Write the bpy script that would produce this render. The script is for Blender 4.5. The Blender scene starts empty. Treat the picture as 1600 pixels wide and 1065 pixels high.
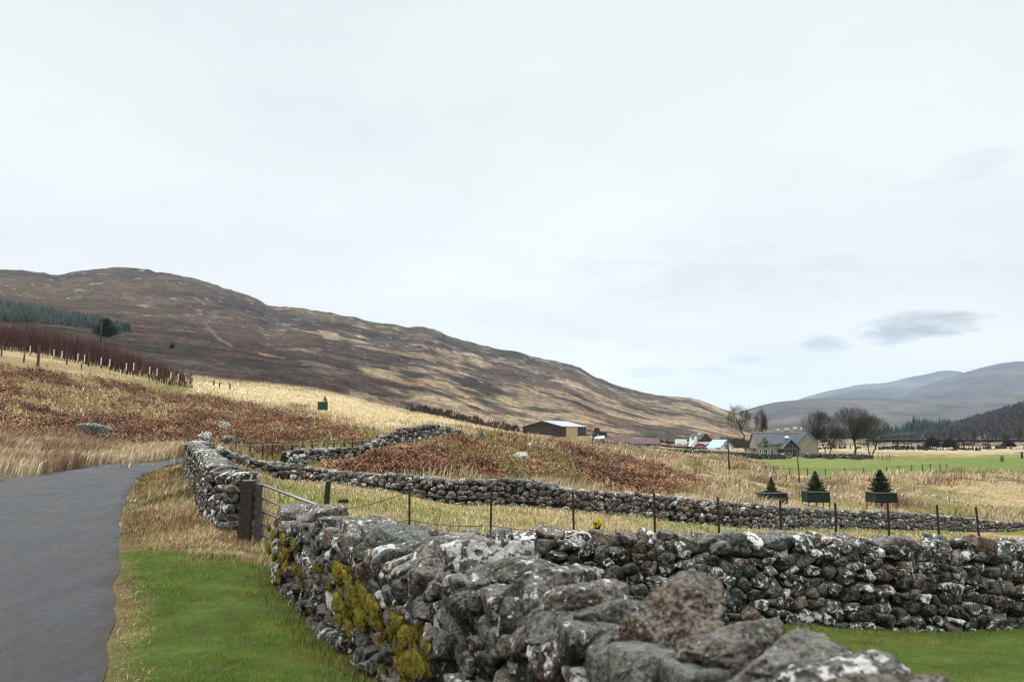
import bpy, bmesh, math, random
import numpy as np
from mathutils import Vector, Matrix

SC = bpy.context.scene
COL = SC.collection
F = 1333.0; E = 1.9; TH = math.atan(142.5 / F); CT, ST = math.cos(TH), math.sin(TH)
rng = np.random.default_rng(7)

# ------------------------------------------------------------------ measuring
def W(px, py, d):
    """the point at depth d metres that stands at this place of the photograph"""
    cx = (px - 800) / F; cy = (532.5 - py) / F; den = CT - cy * ST
    return np.array(np.broadcast_arrays(cx * d / den, d + 0.0 * cy, E + d * (ST + cy * CT) / den))

def proj(x, y, z):
    dz = z - E; fw = np.maximum(y * CT + dz * ST, 1e-3); up = -y * ST + dz * CT
    return 800 + F * x / fw, 532.5 - F * up / fw

def sstep(a, b, x):
    t = np.clip((x - a) / (b - a), 0, 1); return t * t * (3 - 2 * t)

def _hash(ix, iy, seed):
    h = (ix * 374761393 + iy * 668265263 + seed * 1442695041).astype(np.int64) & 0xffffffff
    h = ((h ^ (h >> 13)) * 1274126177) & 0xffffffff
    return ((h ^ (h >> 16)) & 0xffff) / 65535.0

def vnoise(x, y, seed=0):
    ix = np.floor(x).astype(np.int64); iy = np.floor(y).astype(np.int64)
    fx = x - ix; fy = y - iy; fx = fx * fx * (3 - 2 * fx); fy = fy * fy * (3 - 2 * fy)
    a = _hash(ix, iy, seed); b = _hash(ix + 1, iy, seed); c = _hash(ix, iy + 1, seed); d = _hash(ix + 1, iy + 1, seed)
    return (a * (1 - fx) + b * fx) * (1 - fy) + (c * (1 - fx) + d * fx) * fy

def fbm(x, y, seed=0, octv=4, ridged=False):
    s = 0; a = .5; n = 0
    for o in range(octv):
        v = vnoise(x * 2 ** o + 17.3 * o, y * 2 ** o - 9.1 * o, seed + o)
        if ridged: v = 1 - abs(2 * v - 1)
        s = s + a * v; n += a; a *= .5
    return s / n

# ------------------------------------------------------------------ terrain
ROAD_R = np.array([(0.6, -1.8), (-.15, 0), (-3.0, 6.5), (-6.0, 13.3), (-9.4, 21), (-13.2, 31), (-14.7, 37), (-15.2, 42), (-14.8, 46), (-13.5, 50)])
CTRL = [  # (px, py, depth): the ground seen in the photograph
 (600,1060,6.6),(408,880,13),(385,846,15.2),(178,1065,6.5),(195,865,13.3),(206,786,21),(240,738,34),(262,722,44),(0,765,25),(137,734,36),
 (330,796,18.5),(320,773,21),(297,741,29),(300,728,36),(350,722,41),
 (0,745,31),(0,728,36),(0,690,45),(0,620,70),(0,562,95),(0,542,130),(0,525,190),
 (100,735,37),(100,700,48),(100,640,70),(100,574,100),(100,556,140),(100,545,190),
 (200,725,43),(200,705,52),(200,640,78),(200,592,105),(200,572,150),
 (300,708,50),(300,660,72),(300,612,115),(300,588,170),(400,745,42),(400,708,58),(400,670,75),(400,630,110),(400,600,180),
 (500,755,41),(500,728,53),(500,697,63),(500,660,85),(500,640,105),(500,612,180),(560,725,56.5),(600,768,38),(600,697,64),(600,668,95),(600,640,180),
 (437,727,54),(480,729,55),(590,712,58),(620,700,59),(660,691,60),(700,686,62),(735,687,66),
 (700,784,36.2),(700,740,43),(700,708,50),(700,672,100),(700,655,190),(800,790,37),(800,737,48),(800,692,63),(800,690,90),(800,683,150),(800,680,230),
 (900,798,39),(900,742,53),(900,707,66),(900,708,80),(900,698,120),(900,687,240),(1000,808,41),(1000,764,56),(1000,725,75),(1000,715,110),(1000,700,180),(1000,695,240),
 (1100,818,42),(1100,775,55),(1100,745,90),(1100,720,150),(1100,705,240),(1200,826,44),(1200,790,62),(1200,745,115),(1200,713,230),(1200,703,330),
 (1300,824,53),(1300,795,68),(1300,757,105),(1300,741,133),(1300,712,234),(1300,702,330),(1400,829,57),(1400,797,69),(1400,760,100),(1400,739,135),(1400,705,290),
 (1500,830,62),(1500,800,72),(1500,765,95),(1520,738,120),(1500,737,145),(1500,705,290),(1600,829,66),(1600,800,76),(1600,748,115),(1600,738,145),(1600,705,290),
 (450,775,30),(430,800,22),(560,790,25),(560,776,33),(800,818,27),(1100,828,30),(1500,834,50),(640,812,22)]
CTRLW = [(-1,0,.02),(-4,2,0),(-8,6,0),(-4,-6,0),(4,-5,-.3),(.9,1.5,.02),(3.2,2,-.3),(2.5,6,-.42),(6,8.5,-.68),(3.7,12.3,-.74),(8.2,13.7,-1.04),(-1.5,11.9,-.35),(-2.2,13.5,-.32),(14,14,-1.5),
         (-1.0,9,-.3),(-2.5,14,-.42),(3.7,13.6,-.95),(8.2,15,-1.3)]
RIDGE = np.array([(-700,500),(-400,462),(-100,428),(0,421),(40,423),(65,426),(92,430),(120,424),(180,418),(220,420),(300,434),(370,455),(405,467),(418,476),(435,480),(470,481),(510,488),(560,497),(590,504),(620,507),(640,512),(662,510),(690,519),(705,527),(730,533),(775,545),(800,547),(830,557),(880,567),(905,575),(930,590),(965,603),(1000,613),(1040,619),(1070,620),(1090,626),(1120,638),(1145,646),(1200,668),(1250,684),(1300,690),(3000,690)], float)
HBASE = np.array([(-700,470),(-300,500),(0,522),(100,543),(200,568),(300,584),(400,597),(500,609),(600,637),(700,653),(800,677),(900,685),(1000,693),(1100,699),(1200,701),(1300,700),(3000,700)], float)
def hb_d(px): return np.interp(px, [0, 300, 500, 700, 900, 1100, 1250], [210, 210, 230, 260, 330, 430, 520])
def hr_d(px): return np.interp(px, [0, 200, 600, 1145, 1250], [1500, 1600, 1500, 2100, 2200])

PADS = []      # building and tree feet, added below before the surface is solved
def pad(px, py, d): PADS.append((px, py, d))
for a in [(860,680,250),(930,682,240),(990,697,232),(1095,698,300),(1130,703,262),(1230,713,226),(1157,704,240),(1190,707,236),(1280,709,240),(1340,713,236),(1362,713,236)]: pad(*a)

def _solve():
    P = [W(*c) for c in CTRL + PADS] + [np.array(c, float) for c in CTRLW]
    for px in range(-500, 1300, 100): P.append(W(px, np.interp(px, HBASE[:, 0], HBASE[:, 1]), hb_d(px)))
    for px in (1300, 1450, 1600, 1900):
        for d in (400, 700, 1200): 
            q = W(px, 690, d); q[2] = E - 7.2; P.append(q)
    for px, py, d in [(-300,720,28),(-300,640,50),(-300,560,90),(1900,850,50),(1900,745,130),(2200,860,30)]: P.append(W(px, py, d))
    P = np.array(P); uv = UV(P[:, 0], P[:, 1]); n = len(P)
    r2 = ((uv[:, None] - uv[None]) ** 2).sum(-1); K = .5 * r2 * np.log(r2 + 1e-9) + 2e-4 * np.eye(n)
    A = np.zeros((n + 3, n + 3)); A[:n, :n] = K; A[:n, n] = 1; A[:n, n + 1:] = uv; A[n, :n] = 1; A[n + 1:, :n] = uv.T
    return uv, np.linalg.solve(A, np.concatenate([P[:, 2], np.zeros(3)]))

def UV(x, y):
    phi = np.clip(np.arctan2(x, y), -.85, .85); r = np.maximum(np.hypot(x, y), 1.2)
    return np.stack([np.tan(phi) * 2.6, np.log(np.maximum(r * np.cos(phi), 1.5)) * 1.25], -1)

TUV, TC = _solve()
def H0(x, y):
    x = np.asarray(x, float); y = np.asarray(y, float); sh = x.shape; x = x.ravel(); y = y.ravel(); out = np.empty(x.size)
    n = len(TUV)
    for i in range(0, x.size, 20000):
        uv = UV(x[i:i + 20000], y[i:i + 20000]); r2 = ((uv[:, None] - TUV[None]) ** 2).sum(-1)
        out[i:i + 20000] = (.5 * r2 * np.log(r2 + 1e-9)) @ TC[:n] + TC[n] + uv @ TC[n + 1:]
    return out.reshape(sh)

def Hhill(x, y):
    y = np.maximum(y, 1.0); u = x / y; px = 800 + F * u * .985
    base = np.interp(px, HBASE[:, 0], HBASE[:, 1]); rid = np.interp(px, RIDGE[:, 0], RIDGE[:, 1])
    db = hb_d(px); dr = hr_d(px); t = np.log(y / db) / np.log(dr / db); tc = np.clip(t, 0, 1)
    amp = np.clip((base - rid) / 140, 0, 1)
    wob = (fbm(x * .0042 + 3, y * .0026, 11, 5) - .5) * 26 * amp * np.sin(np.pi * tc) ** .8
    rough = (fbm(x * .03, y * .03, 21, 4, True) - .5) * 5.0 * amp * sstep(.3, .95, tc) + (fbm(x * .11, y * .11, 41, 3) - .5) * 2.2 * amp
    py = base + (rid - base) * (tc ** .92) + wob - rough
    z = E + y * (F * np.sin(TH) + (532.5 - py) * CT) / (F * CT - (532.5 - py) * ST)
    over = np.maximum(t - 1, 0)
    return np.where(t > 1, E + (z - E) * np.maximum(1 - 1.6 * over, -.05) * 1.0 - over * 60, z)

def H(x, y):
    x = np.asarray(x, float); y = np.asarray(y, float)
    h0 = H0(x, y); yy = np.maximum(y, 1.0); px = 800 + F * (x / yy) * .985
    db = hb_d(px); w = np.where(y > 20, sstep(.8, 1.25, yy / db), 0)
    far = E - 7.2
    fl = sstep(1180, 1270, px); hh = Hhill(x, y) * (1 - fl) + far * fl
    hh = np.where(yy < 20, 0, hh)
    bump = (fbm(x * .35, y * .35, 5, 3) - .5) * np.interp(np.hypot(x, y), [4, 12, 40, 100, 260], [.03, .07, .25, .6, 1.2])
    return h0 * (1 - w) + hh * w + bump

def G(px, py, dmin=3.0, dmax=900.0):
    """where the line of sight through this place of the photograph meets the ground"""
    ds = np.geomspace(dmin, dmax, 900); p = np.array([W(px, py, 1.0)])[0]; x = p[0] * ds; z = E + (p[2] - E) * ds
    b = np.nonzero(z - H(x, ds) < 0)[0]
    d = ds[b[0]] if len(b) else dmax
    return np.array([p[0] * d, d, float(H(np.array([p[0] * d]), np.array([d]))[0])])

def Hs(x, y): return float(H(np.array([x]), np.array([y]))[0])

def pdist(px, py, poly):
    """signed distance (negative inside) to a polygon"""
    P = np.array(poly, float); d = np.full(px.shape, 1e9); ins = np.zeros(px.shape, bool)
    for i in range(len(P)):
        a, b = P[i], P[(i + 1) % len(P)]; e = b - a; wx = px - a[0]; wy = py - a[1]
        t = np.clip((wx * e[0] + wy * e[1]) / (e @ e), 0, 1)
        d = np.minimum(d, (wx - e[0] * t) ** 2 + (wy - e[1] * t) ** 2)
        if a[1] != b[1]:
            c = ((a[1] > py) != (b[1] > py)) & (px < (b[0] - a[0]) * (py - a[1]) / (b[1] - a[1]) + a[0]); ins ^= c
    return np.sqrt(d) * np.where(ins, -1, 1)

def road_dist(x, y):
    """distance to the right of the road's right edge (negative on the road)"""
    P = ROADD; best = np.full(np.shape(x), 1e9); sgn = np.ones(np.shape(x))
    for i in range(len(P) - 1):
        a, b = P[i], P[i + 1]; e = b - a; L = e @ e; wx = x - a[0]; wy = y - a[1]
        t = np.clip((wx * e[0] + wy * e[1]) / L, 0, 1); d = np.hypot(wx - e[0] * t, wy - e[1] * t)
        s = np.sign(e[1] * wx - e[0] * wy); m = d < best; best = np.where(m, d, best); sgn = np.where(m, s, sgn)
    return best * sgn

def catmull(P, n):
    P = np.asarray(P, float); Q = np.vstack([2 * P[0] - P[1], P, 2 * P[-1] - P[-2]]); out = []
    for i in range(1, len(Q) - 2):
        t = np.linspace(0, 1, n, endpoint=False)[:, None]; a, b, c, d = Q[i - 1], Q[i], Q[i + 1], Q[i + 2]
        out.append(.5 * (2 * b + (c - a) * t + (2 * a - 5 * b + 4 * c - d) * t ** 2 + (3 * b - a - 3 * c + d) * t ** 3))
    return np.vstack(out + [P[-1:]])
ROADD = catmull(ROAD_R, 4)

W1X = lambda y: -3.3 + (13 - y) * .4219           # centre line of the roadside wall beside the camera
W1TOP = lambda y: np.interp(y, [0, 2, 4, 6, 8, 10, 11.5, 13], [1.30, 1.28, 1.22, 1.18, 1.12, 1.0, .88, .72])
W2P = [(-3.1, 11.7), (0, 12.0), (3.7, 12.45), (8.2, 13.6), (14.5, 15.6), (20, 17.5)]
P3 = [(338,695,40),(370,708,41),(400,716.5,41.5),(450,722,41.5),(500,730,41),(560,737,39.5),(640,740,37.5),(700,747,36.3),(800,746,37),(850,751,38),(900,764,39),(1000,769,41),(1100,779,42),(1200,788,44.5),(1300,796,52),(1400,799,57),(1500,806,62),(1560,813,65),(1640,818,69),(1750,822,76)]
_w3 = np.array([W(*q)[:2] for q in P3])
def w3y(x): return np.interp(x, _w3[:, 0], _w3[:, 1])
def w2y(x): return np.interp(x, [p[0] for p in W2P], [p[1] for p in W2P])

BANK = [(-400,600),(0,583),(100,588),(200,600),(300,622),(400,642),(470,650),(540,672),(566,692),(440,696),(350,694),(300,688),(150,684),(0,682),(-400,690)]
MOUND = [(470,742),(560,731),(640,712),(700,697),(745,690),(790,688),(870,698),(960,708),(1050,740),(1105,764),(1040,772),(900,768),(800,752),(700,758),(600,748)]
MOUND_D = (42, 72)
PATCHB = [(395,690),(470,692),(470,712),(400,712)]
FIELD = [(1150,712),(1245,742),(1300,744),(1420,741),(1500,738),(1640,741),(1900,745),(1900,712),(1600,712),(1400,716),(1270,710)]

def classify(x, y, z):
    """albedo of the ground and how much of each cover grows on it"""
    px, py = proj(x, y, z); d = np.maximum(y, .1); n1 = fbm(x * .5, y * .5, 3, 3) - .5; n2 = fbm(x * .12, y * .12, 9, 3) - .5; n3 = fbm(x * .035, y * .02, 15, 3) - .5
    jit = (n1 * 18 + n2 * 26) * np.clip(d / 60, .2, 1.2)
    r = road_dist(x, y); w1 = x - W1X(y)
    left = (w1 < 0) & (y < 14); right = (w1 >= 0) & (y < w2y(x)) & (y < 20)
    c = {}
    front = y > 2
    lg = np.where(left, sstep(-1.1, 1.3, 12.0 + n1 * 9.0 + n2 * 7 - y + np.clip((x + 4.5) * .35, -1.5, .6)) * sstep(.05, .5, r + n1 * .8), 0)
    c['lawn'] = np.maximum(lg, np.where(right, 1.0, 0))
    c['verge'] = np.where((r > 0) & ~right & (y < 45) & (y > 2) & (px < 420) & (r < 9), 1.0, 0) * (1 - lg)
    c['mid'] = np.where((y >= w2y(x)) & (y < w3y(x) - .3) & (py > 730) & (px > 400) & ~left, 1.0, 0)
    b1 = sstep(10, -10, pdist(px, py, BANK) + jit) * ((d > 42) & (d < 120))
    b2 = sstep(7, -7, pdist(px, py, MOUND) + jit * .6) * ((d > MOUND_D[0]) & (d < MOUND_D[1]))
    b3 = sstep(4, -4, pdist(px, py, PATCHB) + jit * .3) * ((d > 42) & (d < 62))
    str_ = sstep(-.02, .14, n1 * .8 + n2 * .5 + np.where((px < 340) & (py < 650), .08, -.03))
    grn = sstep(.03, .14, n2 + np.where((px > 780) & (py > 700), .07, -.03))
    c['bracken'] = np.clip(b1 * (1 - .85 * str_) + b2 * (1 - .8 * grn) + b3, 0, 1)
    c['bzone'] = np.clip(b1 + b2 + b3, 0, 1); c['bgreen'] = b2 * grn
    c['field'] = sstep(2.5, -2.5, pdist(px, py, FIELD) + jit * .12) * ((d > 110) & (d < 290))
    c['pale'] = sstep(14, -14, pdist(px, py, [(290,592),(420,600),(520,612),(640,640),(800,668),(820,690),(700,672),(590,668),(480,648),(380,628),(300,612)]) + jit * .5) * ((d > 70) & (d < 330))
    hill = np.where(d > 60, sstep(.72, 1.05, d / hb_d(px)), 0) * (px < 1275)
    c['hill'] = hill; c['road'] = sstep(-.1, -.3, r) * sstep(-4.1, -3.9, r) * (y < 52)
    c['gravel'] = sstep(.2, -.2, r + 4.1 + n1) * (y < 42) * sstep(-10.5, -8, r) * (x < -3) * sstep(33.5, 31, y + n1 * 2 - x * 0 )
    c['roughz'] = ((d > w3y(x) + 1) & (d < 150) & (px > 880)) * (1 - b2) * (1 - c['field'])
    c['n'] = (n1, n2, n3); c['px'] = px; c['py'] = py; c['r'] = r; c['right'] = right; c['left'] = left
    return c

def mixc(a, col, w): return a * (1 - w[..., None]) + np.asarray(col) * w[..., None]

def ground_colour(x, y, z):
    c = classify(x, y, z); n1, n2, n3 = c['n']; px, py = c['px'], c['py']
    col = np.ones(x.shape + (3,)) * np.array([.20, .145, .07])
    g = sstep(-.08, .16, n2 + n3 * .6 + np.where(px > 1150, .06, 0))
    col = mixc(col, [.115, .115, .03], g * .75)
    col = mixc(col, [.30, .23, .125], sstep(.02, .2, n3 - n2) * .8)
    col = mixc(col, [.50, .41, .26], c['pale'])
    mid = c['mid'] * (1 - c['bzone'])
    col = mixc(col, [.25, .185, .085], mid * .8); col = mixc(col, [.12, .125, .03], mid * sstep(-.02, .16, n2 - n1 * .3 + np.where(px > 850, .05, -.03)) * .85)
    col = mixc(col, [.17, .125, .055], c['verge'] * .9); col = mixc(col, [.10, .075, .032], c['verge'] * sstep(.8, .1, c['r']))
    bz = c['bzone']; col = mixc(col, [.17, .13, .055], bz); col = mixc(col, [.13, .12, .035], c['bgreen'] * .8)
    col = mixc(col, [.075, .03, .016], c['bracken'])
    col = mixc(col, [.050, .075, .012], c['lawn'])
    f = c['field']; col = mixc(col, [.098, .128, .030], f); col = mixc(col, [.135, .150, .048], f * sstep(-.02, .2, n3) * .6)
    col = mixc(col, [.075, .062, .05], c['gravel'])
    # valley floor beyond the field: bands of pale grass, green and dark rushes
    far = sstep(235, 300, y) * (px > 1140) * (1 - f); band = fbm(x * .004, y * .013, 31, 4)
    col = mixc(col, [.30, .25, .16], far * .9); col = mixc(col, [.15, .17, .06], far * sstep(.44, .52, band)); col = mixc(col, [.09, .07, .05], far * sstep(.54, .60, fbm(x * .006, y * .03, 37, 4)))
    # the brown hill: heather, pale grass streaks running down the valley, scree near the crest
    ax, ay = .43, .90; s = x * ax + y * ay; q = x * ay - y * ax
    st1 = fbm((x * .012 + y * .0035) + n3, (y * .0042 - x * .004) * 1.3, 51, 6); st2 = fbm(x * .05 + y * .012, y * .02 - x * .012, 61, 6); st3 = fbm(x * .012, y * .006, 71, 5)
    hp = np.interp(px, HBASE[:, 0], HBASE[:, 1]); rp = np.interp(px, RIDGE[:, 0], RIDGE[:, 1]); hgt = np.clip((hp - py) / np.maximum(hp - rp, 5), 0, 1)
    hc = np.ones_like(col) * np.array([.040, .031, .027]); hc = mixc(hc, [.066, .051, .041], sstep(.42, .6, st3)); hc = mixc(hc, [.027, .022, .020], sstep(.48, .58, fbm(x * .03, y * .011, 63, 6)) * .8)
    hc = mixc(hc, [.078, .062, .040], sstep(.5, .65, fbm(x * .004, y * .004, 91, 4)) * sstep(.35, .8, hgt) * .7)
    low = np.interp(px, [0, 250, 500, 700, 850, 1000, 1150], [-.13, -.05, .045, .06, .075, .09, .085])
    tan = sstep(.49, .615, st1 * .5 + st2 * .5 + low - hgt * np.interp(px, [0, 400, 700, 1000, 1150], [.16, .15, .13, .10, .05]) + (n2 * .05))
    hc = mixc(hc, [.235, .180, .118], tan * (.55 + .45 * sstep(.4, .6, st3)))
    hc = mixc(hc, [.12, .06, .035], sstep(.56, .66, fbm(s * .01, q * .05, 81, 4)) * (1 - hgt) * .6)
    hc = mixc(hc, [.028, .040, .022], sstep(.66, .72, fbm(s * .008, q * .05, 95, 4)) * .8 * (px > 500))
    rocks = sstep(.735, .77, fbm(x * .05, y * .035, 101, 4)) * sstep(.45, .9, hgt + (n2 * .4)) 
    hc = mixc(hc, [.20, .19, .18], rocks * .6)
    hc = mixc(hc, [.4, .38, .34], sstep(.93, .95, vnoise(x * .16, y * .12, 111)) * .45 * sstep(.3, .6, hgt))
    tr = np.full(px.shape, 99.)
    for a, b in zip([(342,486),(334,494),(321,506),(330,517),(342,529)], [(334,494),(321,506),(330,517),(342,529),(362,541)]):
        e = np.subtract(b, a); t = np.clip(((px - a[0]) * e[0] + (py - a[1]) * e[1]) / (e @ e), 0, 1); tr = np.minimum(tr, np.hypot(px - a[0] - e[0] * t, py - a[1] - e[1] * t))
    hc = mixc(hc, [.115, .105, .09], sstep(2.4, .9, tr) * .8)     # the track up the hillside
    col = col * (1 - c['hill'][..., None]) + hc * c['hill'][..., None]
    return np.clip(col, 0, 1), c
# ------------------------------------------------------------------ objects and meshes
def tag(o, label=None, cat=None, group=None, kind=None):
    for k, v in (('label', label), ('category', cat), ('group', group), ('kind', kind)):
        if v: o[k] = v
    return o

def empty(name, loc, rz=0):
    o = bpy.data.objects.new(name, None); COL.objects.link(o); o.location = loc; o.rotation_euler.z = rz; o.empty_display_size = .3
    return o

def np_mesh(name, V, faces, mat, parent=None, col=None, smooth=True, loc=None, uvw=None):
    """faces: one (n,k) array or a list of them"""
    me = bpy.data.meshes.new(name); V = np.asarray(V, np.float32).reshape(-1, 3)
    fl = faces if isinstance(faces, list) else [faces]
    fl = [np.asarray(f, np.int32) for f in fl if len(f)]
    me.vertices.add(len(V)); me.vertices.foreach_set('co', V.ravel())
    li = np.concatenate([f.ravel() for f in fl]); tot = np.concatenate([np.full(len(f), f.shape[1], np.int32) for f in fl])
    me.loops.add(len(li)); me.loops.foreach_set('vertex_index', li)
    me.polygons.add(len(tot)); me.polygons.foreach_set('loop_start', np.concatenate([[0], np.cumsum(tot)[:-1]]).astype(np.int32))
    me.polygons.foreach_set('loop_total', tot)
    me.update(calc_edges=True)
    if smooth: me.polygons.foreach_set('use_smooth', np.ones(len(tot), bool))
    if col is not None:
        c = np.ones((len(V), 4), np.float32); c[:, :np.shape(col)[1]] = col
        a = me.color_attributes.new('Col', 'FLOAT_COLOR', 'POINT'); a.data.foreach_set('color', c.ravel())
    if mat: me.materials.append(mat)
    o = bpy.data.objects.new(name, me); COL.objects.link(o)
    if loc is not None: o.location = loc
    if parent: o.parent = parent
    return o

class MB:
    def __init__(s): s.v = []; s.f = []
    def add(s, v, f):
        b = len(s.v); s.v += [tuple(p) for p in v]; s.f += [tuple(i + b for i in q) for q in f]; return s
    def box(s, x0, x1, y0, y1, z0, z1):
        return s.add([(x0,y0,z0),(x1,y0,z0),(x1,y1,z0),(x0,y1,z0),(x0,y0,z1),(x1,y0,z1),(x1,y1,z1),(x0,y1,z1)],
                     [(3,2,1,0),(4,5,6,7),(0,1,5,4),(1,2,6,5),(2,3,7,6),(3,0,4,7)])
    def prism(s, pts, dv):
        """a polygon (list of 3-D points) pushed along dv"""
        n = len(pts); a = [tuple(p) for p in pts]; b = [tuple(np.add(p, dv)) for p in pts]
        return s.add(a + b, [tuple(range(n))[::-1], tuple(range(n, 2 * n))] + [(i, (i + 1) % n, n + (i + 1) % n, n + i) for i in range(n)])
    def tube(s, pts, rad, n=8, cap=True):
        P = [np.array(p, float) for p in pts]; R = rad if hasattr(rad, '__len__') else [rad] * len(P); rings = []
        ref = None
        for i, p in enumerate(P):
            t = P[min(i + 1, len(P) - 1)] - P[max(i - 1, 0)]; t = t / (np.linalg.norm(t) + 1e-9)
            if ref is None: ref = np.array([1, 0, 0]) if abs(t[0]) < .9 else np.array([0, 1, 0])
            u = np.cross(t, ref); u /= np.linalg.norm(u) + 1e-9; w = np.cross(t, u); ref = -np.cross(t, u) if False else ref
            rings.append([p + R[i] * (math.cos(k * 2 * math.pi / n) * u + math.sin(k * 2 * math.pi / n) * w) for k in range(n)])
        f = []
        for i in range(len(P) - 1):
            for k in range(n): f.append((i * n + k, i * n + (k + 1) % n, (i + 1) * n + (k + 1) % n, (i + 1) * n + k))
        if cap: f += [tuple(range(n))[::-1], tuple(range((len(P) - 1) * n, len(P) * n))]
        return s.add([q for r in rings for q in r], f)
    def build(s, name, mat, parent=None, loc=None, smooth=False, bevel=0):
        me = bpy.data.meshes.new(name); me.from_pydata(s.v, [], s.f); me.update()
        if mat: me.materials.append(mat)
        bm = bmesh.new(); bm.from_mesh(me); bmesh.ops.recalc_face_normals(bm, faces=bm.faces)
        if bevel: bmesh.ops.bevel(bm, geom=bm.edges[:], offset=bevel, segments=2, affect='EDGES', profile=.6)
        bm.to_mesh(me); bm.free()
        if smooth: me.polygons.foreach_set('use_smooth', [True] * len(me.polygons))
        o = bpy.data.objects.new(name, me); COL.objects.link(o)
        if loc is not None: o.location = loc
        if parent: o.parent = parent
        return o

# ------------------------------------------------------------------ materials
class N:
    """a small wrapper that writes node trees"""
    def __init__(s, name):
        s.m = bpy.data.materials.new(name); s.m.use_nodes = True; s.t = s.m.node_tree; s.t.nodes.clear()
        s.out = s.t.nodes.new('ShaderNodeOutputMaterial'); s.b = s.t.nodes.new('ShaderNodeBsdfPrincipled'); s.t.links.new(s.b.outputs[0], s.out.inputs[0])
        s.b.inputs['Roughness'].default_value = .85; s.b.inputs['Specular IOR Level'].default_value = .3
    def node(s, typ, **kw):
        n = s.t.nodes.new(typ)
        for k, v in kw.items(): setattr(n, k, v)
        return n
    def link(s, a, b): s.t.links.new(a, b)
    def put(s, sock, v):
        if hasattr(v, 'is_output'): s.link(v, sock)
        else:
            if sock.type == 'RGBA' and len(v) == 3: v = (*v, 1)
            sock.default_value = v
    def pos(s, scale=(1, 1, 1), off=None):
        g = s.node('ShaderNodeNewGeometry').outputs['Position']; m = s.node('ShaderNodeMapping'); s.link(g, m.inputs[0]); m.inputs['Scale'].default_value = scale
        if off is not None: s.link(off, m.inputs['Location'])
        return m.outputs[0]
    def noise(s, vec, scale, detail=4, rough=.6, dist=0):
        n = s.node('ShaderNodeTexNoise'); s.link(vec, n.inputs['Vector']); n.inputs['Scale'].default_value = scale; n.inputs['Detail'].default_value = detail
        n.inputs['Roughness'].default_value = rough; n.inputs['Distortion'].default_value = dist; return n.outputs['Fac']
    def vor(s, vec, scale, feature='F1'):
        n = s.node('ShaderNodeTexVoronoi', feature=feature); s.link(vec, n.inputs['Vector']); n.inputs['Scale'].default_value = scale; return n.outputs['Distance']
    def ramp(s, fac, *stops):
        r = s.node('ShaderNodeValToRGB'); el = r.color_ramp.elements
        while len(el) < len(stops): el.new(.5)
        for e, (p, c) in zip(el, stops): e.position = p; e.color = (*c, 1) if hasattr(c, '__len__') else (c, c, c, 1)
        s.link(fac, r.inputs[0]); return r.outputs[0]
    def mix(s, a, b, fac, mode='MIX'):
        n = s.node('ShaderNodeMix', data_type='RGBA', blend_type=mode); s.put(n.inputs[0], fac); s.put(n.inputs[6], a); s.put(n.inputs[7], b); return n.outputs[2]
    def math(s, op, a, b=0, c=0):
        n = s.node('ShaderNodeMath', operation=op); s.put(n.inputs[0], a); s.put(n.inputs[1], b); s.put(n.inputs[2], c); return n.outputs[0]
    def attr(s, name='Col'):
        n = s.node('ShaderNodeAttribute', attribute_name=name); return n.outputs['Color']
    def sep(s, c):
        n = s.node('ShaderNodeSeparateColor'); s.link(c, n.inputs[0]); return n.outputs
    def bump(s, h, strength=.5, dist=.02):
        n = s.node('ShaderNodeBump'); n.inputs['Strength'].default_value = strength; n.inputs['Distance'].default_value = dist; s.link(h, n.inputs['Height']); s.link(n.outputs[0], s.b.inputs['Normal'])
    def base(s, c): s.put(s.b.inputs['Base Color'], c)
    def rough(s, r): s.put(s.b.inputs['Roughness'], r)

def plain(name, c, rough=.7, var=.25, scale=6, metal=0, bump=.2, bscale=None, spec=.3):
    m = N(name); p = m.pos(); n = m.noise(p, scale, 5, .65)
    m.base(m.mix(c, m.ramp(n, (.3, 1 - var), (.7, 1 + var)), 1.0, 'MULTIPLY')); m.rough(rough); m.b.inputs['Metallic'].default_value = metal
    m.b.inputs['Specular IOR Level'].default_value = spec
    if bump: m.bump(m.noise(p, bscale or scale * 6, 4), bump, .02)
    return m.m

def m_ground():
    m = N('turf'); p = m.pos(); c = m.attr()
    a = m.noise(p, 1.6, 6, .7); b = m.noise(p, 9, 4, .7); v = m.ramp(a, (.28, .62), (.72, 1.38)); w = m.ramp(b, (.3, .7), (.7, 1.3))
    col = m.mix(c, v, 1.0, 'MULTIPLY'); col = m.mix(col, w, .8, 'MULTIPLY'); m.base(col); m.b.inputs['Specular IOR Level'].default_value = .1; m.rough(.95)
    m.bump(m.math('ADD', m.noise(p, 4, 6, .7), m.math('MULTIPLY', b, .5)), .9, .12); return m.m

def m_hill():
    m = N('moorland'); p = m.pos(); c = m.attr()
    a = m.noise(m.pos((1, .4, 1)), .10, 9, .78, .3); b = m.noise(m.pos((1, .35, 1)), .55, 6, .8)
    col = m.mix(c, m.ramp(a, (.36, .42), (.5, .95), (.64, 1.75)), 1.0, 'MULTIPLY'); col = m.mix(col, m.ramp(b, (.38, .5), (.62, 1.55)), .9, 'MULTIPLY')
    m.base(col); m.b.inputs['Specular IOR Level'].default_value = .05; m.rough(1)
    m.bump(m.math('ADD', a, m.math('MULTIPLY', b, .35)), 1.0, 2.4); return m.m

def m_farhill(name, c1, c2, sc):
    m = N(name); p = m.pos((1, 1, 2.2)); a = m.noise(p, sc, 7, .65, .4); b = m.noise(p, sc * 5, 5, .7)
    m.base(m.mix(m.ramp(a, (.40, c1), (.60, c2)), m.ramp(b, (.35, .65), (.65, 1.35)), .9, 'MULTIPLY')); m.rough(1); m.b.inputs['Specular IOR Level'].default_value = .05
    m.bump(a, .8, 30); return m.m

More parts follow.
